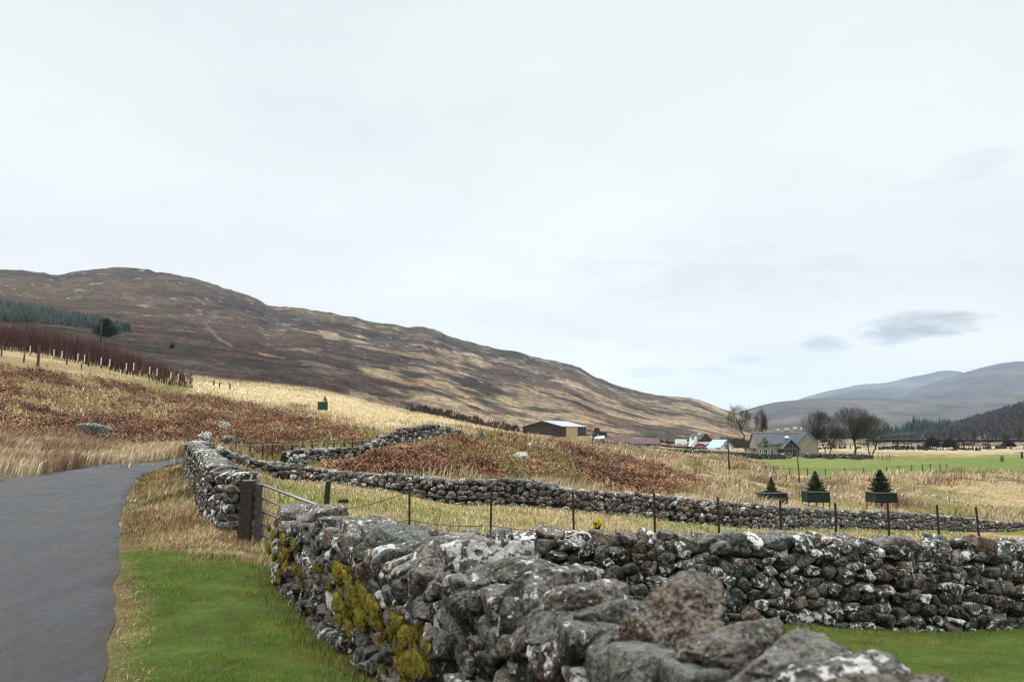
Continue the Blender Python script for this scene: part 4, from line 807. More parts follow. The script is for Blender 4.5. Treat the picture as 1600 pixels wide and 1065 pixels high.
def plantation():
    """dark conifer wood on the hill, a belt of conifers across the valley and bare woodland on the far slope"""
    def cone_tree(V, Fq, C, x, y, z, h, w, col, r, layers=6, n=7):
        for k in range(layers):
            t = k / layers; zb = z + h * (.06 + .9 * t); rr = w * (1 - t) ** .8 + .05 * w; zt = zb + h * (1.7 / layers); b = len(V); V.append((x, y, zt)); C.append(col * 1.15); ph = r.uniform(0, 6)
            for j in range(2 * n): a = ph + j * math.pi / n; q = rr * (r.uniform(.75, 1.15) if j % 2 == 0 else r.uniform(.4, .65)); V.append((x + math.cos(a) * q, y + math.sin(a) * q, zb - (h * .04 if j % 2 == 0 else 0))); C.append(col * r.uniform(.6, 1.1))
            for j in range(2 * n): Fq.append((b, b + 1 + j, b + 1 + (j + 1) % (2 * n)))
    r = np.random.default_rng(8); V, Fq, C = [], [], []
    for k in range(1500):
        px = r.uniform(-120, 203); top = np.interp(px, [-120, 0, 80, 150, 205], [458, 468, 478, 494, 508]); bot = np.interp(px, [-120, 0, 100, 160, 205], [480, 497, 505, 512, 514]); py = top + 10 + (bot - top - 6) * r.uniform(); d = np.interp(py, [460, 516], [760, 400]) * 1.0; g = G(px, py, 180, 1500); h = r.uniform(2.0, 5.6) * np.interp(g[1], [300, 800], [.7, 1.25])
        cone_tree(V, Fq, C, g[0], g[1], g[2] - .3, h, h * r.uniform(.26, .40), np.array([.030, .046, .038]) * r.uniform(.6, 1.4), r, 5, 5)
    tag(np_mesh('forest', np.array(V), np.array(Fq), M['needle'], col=np.array(C), smooth=False), 'dark green conifer plantation on the side of the brown hill', None, None, 'stuff')
    V, Fq, C = [], [], []
    for k in range(520):
        px = r.uniform(1195, 1500) if k < 400 else r.uniform(1375, 1480); d = r.uniform(900, 1150); q = W(px, 0, d); x = q[0]; z = E - 7.6; hh = np.interp(px, [1195, 1240, 1300, 1380, 1395, 1430, 1470, 1500], [4, 9, 12, 14, 22, 20, 17, 8]) * r.uniform(.6, 1.15)
        cone_tree(V, Fq, C, x, d, z, hh, hh * .24, np.array([.022, .036, .030]) * r.uniform(.7, 1.3), r, 5, 5)
    tag(np_mesh('forest', np.array(V), np.array(Fq), M['needle'], col=np.array(C), smooth=False), 'distant belt of conifers across the valley floor', None, None, 'stuff')
    # bare wood: many short twiggy fans
    n = 15000; px = r.uniform(1375, 1850, n); prof = [(1365,684),(1400,676),(1440,670),(1480,664),(1510,656),(1545,646),(1580,637),(1610,627),(1660,608),(1750,585),(1850,566)]; pr = np.interp(px, [p[0] for p in prof], [p[1] for p in prof]); tt = r.uniform(0, 1, n) ** .9; d = 620 * (1500 / 620) ** tt; py = 687 + (pr - 687) * tt ** .85; q = W(px, py, d); h = r.uniform(3, 9, n) * np.interp(px, [1375, 1480, 1600], [.5, .8, 1.1]); a = r.uniform(0, 6.28, n)
    s = np.stack([np.cos(a), np.sin(a) * .3, np.zeros(n)], -1); P = np.stack([q[0], q[1], q[2] - 1.5], -1); w = (h * .30)[:, None]; T = P + np.stack([np.zeros(n), np.zeros(n), h], -1); Mi = P + np.stack([np.zeros(n), np.zeros(n), h * .62], -1)
    VV = np.stack([P, Mi - s * w, T - s * w * .4, T + s * w * .35 - [0, 0, 1], Mi + s * w], 1); i = np.arange(n)[:, None] * 5; C = np.repeat(np.array([[.054, .046, .043]]) * np.exp(r.normal(size=(n, 1)) * .35) * np.where(r.uniform(size=(n, 1)) < .10, np.array([[1.1, 1.25, .8]]), 1), 5, 0)
    tag(np_mesh('woodland', VV, [i + np.array([[0, 1, 2, 3, 4]])], M['twig'], col=C, smooth=False), 'leafless dark woodland on the slope at the edge of the valley', None, None, 'stuff')
    V, C = [], []                                             # bushes and rushes scattered over the valley floor
    for k in range(60):
        px = r.uniform(1250, 1780); d = r.choice([310, 345, 420, 480, 560, 640]) + r.normal() * 9; x = W(px, 0, d)[0]; z = Hs(x, d) - .1; hh = r.uniform(.8, 3.2) * (1.6 if d > 600 else 1); ww = hh * r.uniform(.8, 3)
        for j in range(34):
            a = r.uniform(0, 6.28); rr = r.uniform(0, 1) ** .5; t = np.array([x + math.cos(a) * rr * ww, d + math.sin(a) * rr * ww, z + hh * (1 - .6 * rr * rr) * r.uniform(.5, 1)]); w = .12 * hh + .08; b = np.array([.045, .034, .030]) * r.uniform(.6, 1.5); V += [(t[0] - w, t[1], z), (t[0] + w, t[1], z), t]; C += [b * .8, b * .8, b]
    tag(np_mesh('scrub', np.array(V), np.arange(len(V)).reshape(-1, 3), M['twig'], col=np.array(C), smooth=False), 'dark rushes and thorn scrub scattered over the valley floor', None, None, 'stuff')
    # low scrub and rushes at the foot of the hill
    n = 2600; u = r.uniform(size=n); px = np.where(u < .6, r.uniform(640, 1140, n), r.uniform(1110, 1215, n)); V, C = [], []
    for k in range(n):
        p = px[k]; yb = np.interp(p, HBASE[:, 0], HBASE[:, 1]) - r.uniform(-3, 14) if u[k] < .6 else r.uniform(676, 693)
        if u[k] < .6 and fbm(np.array([p * .035]), np.array([yb * .09]), 201, 3)[0] < .52: continue
        d = hb_d(p) * r.uniform(.85, 1.15) if u[k] < .6 else r.uniform(430, 560); x = W(p, 0, d)[0]; z = Hs(x, d) - .1; hh = r.uniform(.8, 2.4) if u[k] < .6 else r.uniform(2, 5); b = np.array([.060, .038, .032]) * r.uniform(.6, 1.4) if r.uniform() < .85 else np.array([.045, .055, .025])
        for j in range(9):
            a = r.uniform(0, 6.28); rr = r.uniform(.2, .9) * hh * .5; w = .10 + .03 * hh; t = np.array([x + math.cos(a) * rr, d + math.sin(a) * rr, z + hh * r.uniform(.5, 1)]); V += [(x + math.cos(a) * rr * .2 - w, d, z), (x + math.cos(a) * rr * .2 + w, d, z), t]; C += [b * .7, b * .7, b]
    tag(np_mesh('scrub', np.array(V), np.arange(len(V)).reshape(-1, 3), M['twig'], col=np.array(C), smooth=False), 'dark low scrub along the foot of the brown hill', None, None, 'stuff')
plantation()
# ------------------------------------------------------------------ trees, bushes
def at(px, py, d, sink=.0):
    q = W(px, py, d); return np.array([q[0], d, Hs(q[0], d) - sink])

def bare_tree(px, py, d, hpx, wpx, label, seed, top=.42, lean=0.0, shape=.42, limbs=8, fork=1, col=(.070, .055, .045), thick=.020, dens=1.0):
    """a leafless tree: trunk and main limbs, then branches and twigs reaching for a rounded crown"""
    g = at(px, py, d, .15); s = d / F; Ht = hpx * s; Wd = wpx * s; root = empty('bare_tree', g); tag(root, label, 'tree', 'bare trees round the farm'); r = np.random.default_rng(seed); tr = MB(); segs = []
    cen = np.array([lean * Ht * .62, 0, Ht * (1 - shape)]); rad = np.array([Wd / 2, Wd * .42, Ht * shape])
    def path(a, b, r0, r1, n, wob, rise=0.0):
        L = np.linalg.norm(b - a); P = [a + (b - a) * t + r.normal(size=3) * wob * L * math.sin(math.pi * t) + np.array([0, 0, rise * L * math.sin(math.pi * t)]) for t in np.linspace(0, 1, n + 1)]; return P, np.linspace(r0, r1, n + 1)
    def ball(lo, hi, up=-.55):
        while True:
            v = r.normal(size=3); v /= np.linalg.norm(v)
            if v[2] > up: return v * r.uniform(lo, hi)
    R0 = thick * Ht
    for f in range(fork):
        o = np.array([(f - (fork - 1) / 2) * .7, 0, 0.]); tp = np.array([lean * Ht * top + (f - (fork - 1) / 2) * Wd * .22, r.normal() * .2, Ht * top]); P, q = path(o, tp, R0 * (1.25 if fork == 1 else .9), R0 * .72, 5, .05); tr.tube(P, q, 8)
        for k in range(limbs if fork == 1 else limbs // 2 + 1):
            v = ball(.45, .7, -.25); t1 = cen + v * rad; b0 = P[-1] if k % 2 == 0 else P[-2]; P1, q1 = path(b0, t1, R0 * .5, R0 * .2, 4, .07, .08); tr.tube(P1, q1, 6, False)
            for a in range(7):
                b1 = P1[r.integers(1, 5)]; u = (v / np.linalg.norm(v) + r.normal(size=3) * .55); u /= np.linalg.norm(u); t2 = cen + u * rad * r.uniform(.72, .92); P2, q2 = path(b1, t2, R0 * .17, R0 * .07, 3, .09, .06); segs.append((P2, q2))
                for b in range(int(15 * dens)):
                    c1 = P2[r.integers(1, 4)]; u2 = u + r.normal(size=3) * .36; u2 /= np.linalg.norm(u2); t3 = cen + u2 * rad * r.uniform(.82, 1.03); L3 = np.linalg.norm(t3 - c1); mx = .22 * Ht
                    if L3 > mx: t3 = c1 + (t3 - c1) * mx / L3
                    P3_, q3 = path(c1, t3, R0 * .055, R0 * .028, 3, .1); segs.append((P3_, q3))
                    for c in range(5):
                        e = P3_[r.integers(1, 4)]; dv = (t3 - c1) / (np.linalg.norm(t3 - c1) + 1e-6) + r.normal(size=3) * .6; P4, q4 = path(e, e + dv * Ht * r.uniform(.025, .07), R0 * .028, R0 * .018, 2, .08); segs.append((P4, q4))
    tr.build('trunk', M['bark'], root, smooth=True)
    V, Fc = [], []; b = 0; tri = np.array([[0, 1, 4, 3], [1, 2, 5, 4], [2, 0, 3, 5]]); ang = np.array([0, 2.1, 4.2]); ring = np.stack([np.cos(ang), np.sin(ang), 0 * ang], -1)
    for pts, rr in segs:
        for i in range(len(pts) - 1): V.append(np.array(pts[i]) + ring * max(rr[i], .017)); V.append(np.array(pts[i + 1]) + ring * max(rr[i + 1], .012)); Fc.append(tri + b); b += 6
    V = np.concatenate(V); np_mesh('crown', V, np.concatenate(Fc), M['twig'], root, np.repeat([np.array(col)], len(V), 0), smooth=False); return root

bare_tree(1166, 705, 240, 71, 40, 'tall thin bare tree left of the stone house with a small crooked crown', 11, .56, -.22, .27, 6, thick=.016, dens=.6)
bare_tree(1190, 708, 236, 68, 19, 'slender upright bare tree in front of the left end of the stone house', 12, .42, .0, .36, 6, thick=.014, dens=.55)
bare_tree(1277, 709, 242, 66, 56, 'bare tree with a rounded brown crown just right of the cream gable', 13, .34, .0, .40, 8, col=(.075, .055, .046))
bare_tree(1293, 710, 241, 50, 64, 'low spreading bare tree forked near the ground between two rounded ones', 14, .24, .06, .44, 8, 2, (.075, .055, .046))
bare_tree(1336, 714, 237, 78, 76, 'largest bare tree with a broad round crown right of the house', 15, .34, -.02, .38, 9, col=(.072, .062, .044), dens=1.15)
bare_tree(1361, 714, 236, 62, 66, 'rounded bare tree at the right end of the dark wall leaning to the right', 16, .30, .10, .42, 8, 2, (.072, .062, .042), dens=1.1)

def bush(name, px, py, d, hpx, wpx, label, seed, col, n=900, group=None):
    g = at(px, py, d, .1); s = d / F; r = np.random.default_rng(seed); h, w = hpx * s, wpx * s; root = empty(name, g); tag(root, label, 'bush', group); V, C = [], []
    for k in range(n):
        a = r.uniform(0, 6.28); e = r.uniform(.05, 1) ; rr = math.sqrt(r.uniform(0, 1)); t = np.array([math.cos(a) * rr * w / 2, math.sin(a) * rr * w / 2, h * (1 - .75 * rr ** 2) * (.35 + .65 * e)]); p = t * r.uniform(.55, .85); sd = np.cross(t, r.normal(size=3)); sd = sd / (np.linalg.norm(sd) + 1e-6) * .06 * h; V += [p - sd, p + sd, t + r.normal(size=3) * .1 * h]; b = np.array(col) * r.uniform(.5, 1.5); C += [b * .8, b * .8, b]
    V = np.array(V); np_mesh('crown', V, np.arange(len(V)).reshape(-1, 3), M['twig'], root, np.array(C), smooth=False); m = MB()
    for k in range(6): a = k * 1.05; m.tube([(0, 0, -.1), (math.cos(a) * w * .12, math.sin(a) * w * .12, h * .3), (math.cos(a) * w * .25, math.sin(a) * w * .25, h * .55)], [.06, .05, .03], 5)
    m.build('stems', M['bark'], root); return root
bush('bush', 1022, 684, 330, 15, 34, 'rust orange leafless bush behind the maroon roofed shed', 1, (.16, .065, .03))
bush('bush', 1457, 698, 400, 19, 26, 'dark brown bush left of a pair beyond the green field', 2, (.036, .024, .022))
bush('bush', 1484, 699, 390, 17, 26, 'dark brown bush right of a pair beyond the green field', 3, (.036, .024, .022))
bush('bush', 1576, 700, 420, 13, 22, 'rounded dark bush alone near the edge of the wooded slope', 4, (.040, .028, .026))
bush('bush', 644, 650, 205, 7, 12, 'small dark green gorse bush above the winding wall', 5, (.024, .035, .018), 300)
bush('bush', 455, 622, 175, 4, 8, 'tiny dark gorse bush on the pale meadow left of the green tree guard', 6, (.022, .030, .018), 200)
bush('bush', 269, 536, 330, 10, 8, 'small dark green juniper on the lower slope of the brown hill', 7, (.018, .030, .020), 300)
bush('bush', 299, 597, 175, 6, 9, 'grey green low bush at the end of the sapling thicket', 8, (.05, .06, .05), 300)
bush('bush', 905, 684, 262, 12, 8, 'dark evergreen bush at the right end of the barn', 9, (.018, .026, .016), 400)
bush('bush', 864, 697, 120, 14, 12, 'brown scrubby bush on the skyline of the bracken mound', 10, (.05, .035, .026), 300)

def conifer(px, py, d, hpx, wpx, label, seed, col=(.022, .036, .016), lean=0, group=None, base=.0):
    g = at(px, py, d, .05); s = d / F; h, w = hpx * s, wpx * s; r = np.random.default_rng(seed); root = empty('conifer', g); tag(root, label, 'tree', group); MB().tube([(0, 0, -.1), (lean * .5 * h, 0, h * .5), (lean * h, 0, h * .97)], [.035 * h * .6, .02 * h * .6, .004], 7).build('trunk', M['bark'], root, smooth=True)
    V, C = [], []; nl = 22
    for k in range(nl):
        t = (k + r.uniform(-.3, .3)) / nl; z = h * (base + (1 - base) * t); R = w / 2 * (1 - t) ** .85 * r.uniform(.8, 1.15) + .02 * w; nb = max(6, int(13 * (1 - t) + 5)); ph = r.uniform(0, 6)
        for b in range(nb):
            a = ph + b * 6.283 / nb + r.normal() * .2; L = R * r.uniform(.65, 1.2); u = np.array([math.cos(a), math.sin(a), .28 + .35 * t]); o = np.array([lean * z, 0, z]); cb = np.array(col) * r.uniform(.6, 1.45)
            for j in range(26):
                f = r.uniform(.15, 1); p = o + u * L * f; side = np.array([-math.sin(a), math.cos(a), 0]) * r.choice([-1, 1]); tp = p + (u * .7 + side * .7 + np.array([0, 0, r.uniform(-.15, .45)])) * L * .34 * (1.1 - .5 * f) + r.normal(size=3) * .02; wd = np.cross(tp - p, r.normal(size=3)); wd = wd / (np.linalg.norm(wd) + 1e-6) * (.020 + .014 * h / 2.5); V += [p - wd, p + wd, tp]; C += [cb * .7, cb * .7, cb * 1.15]
    V = np.array(V); np_mesh('crown', V, np.arange(len(V)).reshape(-1, 3), M['needle'], root, np.array(C), smooth=False); return root

def tree_guard(px, py_top, py_bot, wpx, d, base_py, label, seed, rot=0, ht=None, group=None, mat='guard', frame='postwood'):
    """a square of netting nailed on four posts round a young tree"""
    g = at(px, base_py, d); s = d / F; w = wpx * s * .88; z1 = W(px, py_top, d)[2] - g[2]; z0 = W(px, py_bot, d)[2] - g[2]; root = empty('tree_guard', g, rot); tag(root, label, 'tree guard', group); hw = w / 2; r = np.random.default_rng(seed)
    for a, b in ((-1, -1), (1, -1), (1, 1), (-1, 1)): MB().box(a * hw - .035, a * hw + .035, b * hw - .035, b * hw + .035, -.3, z1 + .02).build('post', M[frame], root, bevel=.006)
    for k, (a0, b0, a1, b1) in enumerate(((-1, -1, 1, -1), (1, -1, 1, 1), (1, 1, -1, 1), (-1, 1, -1, -1))):
        n, mz = 16, 6; P = np.array([a0, b0]) * (hw + .045); Q = np.array([a1, b1]) * (hw + .045); nrm = np.array([b1 - b0, -(a1 - a0)]) / 2; V = []
        for j in range(mz):
            for i in range(n): t = i / (n - 1); zz = z0 + (z1 - z0) * j / (mz - 1) - .03 * math.sin(math.pi * t) * (1 if j == mz - 1 else .4); o = (.018 * math.sin(t * 19 + k + j * .6) + r.normal() * .006 - .03 * math.sin(math.pi * t) * math.sin(math.pi * j / (mz - 1))); V.append((*(P + (Q - P) * t + nrm * o), zz))
        f = [(j * n + i, j * n + i + 1, (j + 1) * n + i + 1, (j + 1) * n + i) for j in range(mz - 1) for i in range(n - 1)]; o = np_mesh('netting', np.array(V), np.array(f), M[mat], root, smooth=True); sm = o.modifiers.new('thickness', 'SOLIDIFY'); sm.thickness = .006
        rl = MB(); c0 = np.array([a0, b0]) * (hw + .06); c1 = np.array([a1, b1]) * (hw + .06); rl.tube([(*c0, z1 - .02), (*c1, z1 - .02)], .028, 6); rl.build('rail', M['palewood'], root)
    return root
conifer(1206, 786, 58, 50, 22, 'thin young conifer in the leftmost low netting guard beyond the long wall', 21, (.075, .105, .042), 0, 'young conifers in netting guards', .30)
conifer(1276, 794, 66, 60, 27, 'young conifer in the middle netting guard beyond the long wall', 22, (.060, .085, .038), -.01, 'young conifers in netting guards', .40)
conifer(1379, 798, 68, 64, 31, 'broad dark young conifer in the rightmost netting guard beyond the long wall', 23, (.046, .066, .034), -.03, 'young conifers in netting guards', .44)
tree_guard(1205, 768, 786, 41, 58, 787, 'dark green netting guard standing close behind the long wall, leftmost of three', 1, .06, group='netting guards round young conifers')
tree_guard(1275, 766.5, 783, 36, 66, 794, 'dark green netting guard in the middle of three, raised on thin legs', 2, -.05, group='netting guards round young conifers')
tree_guard(1378, 768, 783.5, 37, 68, 798, 'dark green netting guard at the right of three, with brown rushes under it', 3, .04, group='netting guards round young conifers')
gg = G(504, 641.5, 60, 260); M['guard_green'] = plain('bright_green_netting', (.018, .052, .030), .85, .3, 5, 0, .6, 40)
tree_guard(504, 627.5, 640, 15.5, gg[1], 641.5, 'lone green box guard on the pale meadow below the brown hill', 4, .25, mat='guard_green')
bare_tree(506, 641.5, gg[1], 24, 6, 'thin sapling sticking up out of the lone green guard', 31, .5, .05, .3, 3, 1, (.06, .035, .03), .02, .3)['group'] = 'young trees in guards'
conifer(165, 532, 330, 30, 44, 'dark spreading pine standing behind the thin pole on the hillside', 24, (.018, .030, .022), 0)

# ------------------------------------------------------------------ tree shelters, poles, small posts
SH = [(80,514,503,1),(93.5,520,508,0),(116,554,541,1),(128,556,546,0),(153,560,548,1),(162,563,553,0)]
TB = [(80,552,540),(93.2,553,543),(116,558,546),(128,560,548),(152,563.5,552),(162,565,554),(187,570,558.5),(200,572,561),(225,575,566.5),(236,577,567),(217,587,577.5),(260,584,573),(271,585,575.5),(292,589,581),(303,592,584)]
for k, (px, y1, y0) in enumerate(TB):
    d = 112 if k != 10 else 104; q = W(px, 0, d); z = Hs(q[0], d); zt = W(px, y0, d)[2]; zb = min(z, W(px, y1, d)[2]); g = np.array([q[0], d, z - .05]); root = empty('tree_shelter', g); tag(root, 'pale plastic tube round a sapling in the reddish thicket', 'tree shelter', 'pale sapling tubes in the reddish thicket')
    ht = max(zt - g[2], .8); lo = max(ht - .98, 0); m = MB(); m.tube([(0, 0, lo), (0.01, 0, ht)], .062, 10); m.build('tube', M['tube'], root, smooth=False); MB().box(.07, .10, -.015, .015, -.1, ht * .92).build('stake', M['postwood'], root)
    if lo > .02: MB().tube([(0, 0, -.1), (0, 0, lo + .2)], .02, 6).build('stem', M['bark'], root)
for px, y1, y0, w, lab in [(2,556,531,2.4,'grey post at the left edge of the thicket'),(19,548,533,2.2,'short grey post between two others left of the tubes'),(39,552,536,2.2,'grey post nearest the first white tube'),(59,572,538,4.2,'tall brown post standing in pale grass left of the white tubes'),(37,566,553,2.5,'short black post in the grass in front of the thicket'),(104,569,545,2.6,'brown post in the thicket among the first white tubes'),(127,576,568,2.2,'short dark stake in the grass under the thicket'),(138,572,549,2.6,'grey post in the middle of the row of tubes'),(172,577,554,2.8,'pale brown post near the middle of the thicket'),(211,585,562,2.2,'thin dark post right of the middle of the thicket')]:
    g = G(px, y1, 70, 140); s = g[1] / F; o = MB().tube([(0, 0, -.3), (.02, 0, (y1 - y0) * s * .55), (.03, 0, (y1 - y0) * s)], [w * s / 2] * 3, 8).build('post', M['postwood'], None, g); tag(o, lab, 'post', 'posts along the sapling thicket')
for k, (px, y1, y0) in enumerate([(334,604,594),(343,607,597),(359,610,599)]):
    g = G(px, y1, 90, 240); s = g[1] / F; tag(MB().tube([(0, 0, -.3), (0, 0, (y1 - y0) * s)], 1.1 * s, 8).build('post', M['rustwood'], None, g), ['dark post at the end of the thicket, leftmost of three', 'dark post at the end of the thicket, middle of three', 'dark post at the end of the thicket, rightmost of three'][k], 'post', 'posts along the sapling thicket')

def pole(name, px, y1, y0, wpx, label, dmin, dmax, lean=0, arm=0, box=False):
    g = G(px, y1, dmin, dmax); s = g[1] / F; h = (y1 - y0) * s; root = empty(name, g); tag(root, label, 'pole', 'wooden poles across the valley'); MB().tube([(0, 0, -.5), (lean * h * .5, 0, h * .5), (lean * h, 0, h)], [wpx * s * .5, wpx * s * .45, wpx * s * .36], 10).build('pole', M['postwood'] if not box else M['rustwood'], root, smooth=True)
    if arm: MB().box(lean * h - arm / 2, lean * h + arm / 2, -.12, .0, h - .45, h - .3).build('crossarm', M['postwood'], root); [MB().tube([(lean * h + a, -.06, h - .3), (lean * h + a, -.06, h - .05)], .05, 6).build('insulator', M['greypaint'], root) for a in (-arm * .42, 0, arm * .42)]
    if box: MB().box(lean * h - .42, lean * h - .1, -.2, .2, h * .74, h * .9).build('transformer', M['greypaint'], root, bevel=.03); MB().box(lean * h - .5, lean * h + .3, -.1, .0, h - .3, h - .18).build('crossarm', M['rustwood'], root)
    return root
pole('power_pole', 1140, 738, 689, 2.6, 'dark wooden pole with a small box near its top left of the green field', 90, 200, -.03, 0, True)
pole('power_pole', 1250, 757, 707, 2.2, 'plain wooden pole at the near edge of the green field below the house', 70, 150, -.06)
pole('power_pole', 935.5, 714, 690, 1.4, 'thin pole on the far side of the bracken mound below the barn', 70, 200)
pole('power_pole', 157, 533, 503, 2.0, 'pale power pole with a crossarm in front of the dark pine on the left', 180, 600, 0, 2.2)
pole('power_pole', 1044, 691, 668, 1.0, 'thin distant pole right of the rust orange bush', 200, 420)
for px, y1, y0, w, lab in [(906,706,694,1.0,'thin dark stake beyond the bracken mound, left of two'),(912,706,695,1.0,'thin dark stake beyond the bracken mound, right of two'),(771,692,681,1.6,'dark fence post beside the grey stone stump, left of two'),(776.5,689,680,1.6,'dark fence post beside the grey stone stump, right of two'),(794,685,678.5,3,'short reddish stump on the pale grass left of the barn'),(1597,716,706,3.4,'reddish brown stump at the right edge of the green field'),(1056,715,707,1,'small post in the grass below the farm wall')]:
    g = G(px, y1, 60, 300); s = g[1] / F; tag(MB().tube([(0, 0, -.3), (.0, 0, (y1 - y0) * s * .6), (.02, 0, (y1 - y0) * s)], [w * s / 2, w * s / 2, w * s * .42], 8).build('post', M['rustwood'] if w > 2 else M['postwood'], None, g), lab, 'post')
g = G(752, 691, 55, 100); s = g[1] / F; L, fc = boulder(9 * s, 8 * s, 25 * s, 4, 55, 6, 6, .06); L[:, 2] += 11 * s; tag(np_mesh('standing_stone', L, fc, M['stone_far'], col=np.repeat([[.5, .6, .5]], len(L), 0), loc=g), 'upright grey stone stump at the end of the winding wall', 'stone')
# twin stakes with a sapling in the green field
g = G(1566, 721, 120, 260); s = g[1] / F; root = empty('sapling_cage', g); tag(root, 'small dark cage of stakes round a sapling in the green field', 'tree cage'); [MB().box(a * 1.4 * s - .05, a * 1.4 * s + .05, b * .3 - .05, b * .3 + .05, -.2, 9 * s).build('stake', M['postwood'], root) for a, b in ((-1, -1), (1, -1), (1, 1), (-1, 1))]; MB().tube([(0, 0, -.1), (0, 0, 6.5 * s)], 1.2 * s, 8).build('netting', M['guard'], root)

# loose boulders
BLD = [('large grey boulder lying in the bracken left of the bend', 147, 683, 50, 17, .62, .6, .7, 40, 70, 31),('small pale stone right of the large grey boulder in the bracken', 176, 688, 10, 7, .6, .6, .6, 40, 70, 32),('grey and white split boulder on the bracken bank above the wall bend', 349, 675, 18, 14, .65, 1.0, .7, 44, 90, 33),
       ('rough boulder showing above the far end of the roadside wall', 320, 694, 22, 17, .6, .8, .5, 38, 60, 34),('flat grey rock on the slope right of the wall bend', 356, 694, 24, 10, .75, .6, .8, 42, 70, 35),('whitish rounded boulder in the middle of the bracken mound', 813, 724, 26, 13, .75, .95, .5, 44, 70, 36),('pale flat stone on the skyline of the bracken mound', 827, 702, 14, 6, .9, 1.3, .5, 55, 100, 37),('low dark boulder in the grass left of the pale flat stone', 794, 696, 16, 6, .3, .5, .5, 60, 110, 38),('small white stone low on the right side of the bracken mound', 978, 738, 7, 5, .9, 1.3, .5, 45, 80, 39)]
for lab, px, py, wp, hp, sh, li, hu, d0, d1, sd in BLD:
    g = G(px, py, d0, d1); s = g[1] / F; L, fc = boulder(wp * s, wp * s * .7, hp * s * 1.5, 4, sd, 9, 8, .07); L[:, 2] += hp * s * .32 + .15; tag(np_mesh('boulder', L, fc, M['stone_far'], col=np.repeat([[sh, li, hu]], len(L), 0), loc=g), lab, 'boulder')
# ------------------------------------------------------------------ gate, fences, flowers
def lerp(a, b, t): return np.asarray(a) + (np.asarray(b) - np.asarray(a)) * t

def gate():
    hp = W(410, 757, 15.1); hb = W(404, 838, 15.1); far_t = W(469, 779, 13.95); t = (far_t - hp); t = t / np.linalg.norm(t[:2]); Lg = 2.55; H_ = hp[2] - hb[2]
    root = empty('field_gate', hb); tag(root, 'galvanised tubular field gate hung on the dark gatepost', 'gate')
    def P(a, h): return hp - hb + t * a + np.array([0, 0, -H_ * (1 - h)])
    for h in (1, .74, .49, .25, .04):
        MB().tube([P(0, h), P(Lg, h)], .024 if h == 1 else .018, 8).build('rail', M['galv'], root, smooth=True)
    MB().tube([P(0, -.03), P(0, 1.02)], .028, 8).build('end_upright', M['galv'], root, smooth=True); MB().tube([P(Lg, 0), P(Lg, 1.02)], .028, 8).build('end_upright', M['galv'], root, smooth=True)
    for a in (.72, 1.5): MB().tube([P(a, .04), P(a, 1)], .010, 6).build('brace', M['galv'], root)
    for h in (.2, .93): MB().tube([P(-.1, h), P(0, h)], .02, 8).build('hinge', M['galv'], root)
    # the timber post it hangs on
    q = W(381, 846, 14.95); zt = W(388, 751, 14.95)[2]; o = empty('gatepost', q); tag(o, 'thick dark reddish timber gatepost at the end of the roadside wall', 'gatepost'); w = .095
    MB().prism([(-w, -w, -.3), (w, -w, -.3), (w, w, -.3), (-w, w, -.3)], (.04, 0, zt - q[2] + .3)).build('post', M['rustwood'], o, bevel=.012); MB().box(-w + .045, w + .05, -w + .01, w - .01, zt - q[2] + .002, zt - q[2] + .012).build('cap', M['palewood'], o)  # thin pale slab on top paints the post's bright highlight
    s = W(402, 846, 15.0); tag(MB().box(-.05, .05, -.06, .06, -.3, .98).build('post', M['postwood'], None, s, bevel=.01), 'thin weathered stake between the gatepost and the gate', 'post')
gate()

def wire_fence():
    """old iron posts and slack wires behind the lawn wall"""
    ps = [(640,757,14.2),(768,765,14.3),(895,768,14.4),(1022,770,14.5),(1121.5,776,14.8),(1219,780,15.1),(1305,785,15.5),(1387,785,16.0),(1464,788,16.5),(1525,792,17.0)]
    g0 = W(505, 784, 15.3); g0[2] = Hs(g0[0], g0[1]); root = empty('wire_fence', g0); tag(root, 'rusty iron posts strung with slack wire behind the lawn wall', 'fence'); tops = []
    r = np.random.default_rng(4)
    for k, (px, py, d) in enumerate(ps):
        t = W(px, py, d); zb = Hs(t[0], d) - .2; lean = r.normal() * .02 + (-.09 if k == 9 else 0); b = np.array([t[0] - lean, d + r.normal() * .02, zb]); a = .017; v = t - b; o = MB()
        # angle-iron section
        pts = [(-a, -a * .3), (a, -a * .3), (a, a * .0), (-a * .5, a * .0), (-a * .5, a), (-a, a)]; o.prism([tuple(b - g0 + np.array([p[0], p[1], 0])) for p in pts], tuple(v)); o.build('post', M['rust'], root); tops.append((t, b))
    s0 = W(513, 752, 15.3); sb = s0.copy(); sb[2] = Hs(s0[0], 15.3) - .2; sb[0] -= .10; o = MB(); o.tube([sb - g0, s0 - g0], [.055, .05], 8).build('strainer_post', M['rustwood'], root)
    for fr, nm in ((.93, 'wire'), (.66, 'wire'), (.40, 'wire')):
        P = [sb + (s0 - sb) * min(.78, fr) - g0]; allp = [(s0, sb)] + tops
        Q = []
        for i in range(len(allp) - 1):
            a = allp[i][1] + (allp[i][0] - allp[i][1]) * (fr if i else fr * .72); b = allp[i + 1][1] + (allp[i + 1][0] - allp[i + 1][1]) * fr
            for k in range(7): t = k / 6; p = a + (b - a) * t - g0; p[2] -= .05 * math.sin(math.pi * t); Q.append(p - np.array([0, .02, 0]))
        MB().tube(Q, .006, 5).build(nm, M['wire'], root)
    # dark lump of wool or rag on the wire
    q = W(537, 782.5, 15.1); L, fc = boulder(.20, .07, .085, 4, 81, 4, 5, .12); root2 = np_mesh('rag', L, fc, M['black'], col=np.repeat([[.1, 0, .5]], len(L), 0), loc=q); tag(root2, 'small black rag snagged on the wire beside the leaning post', 'rag')
wire_fence()

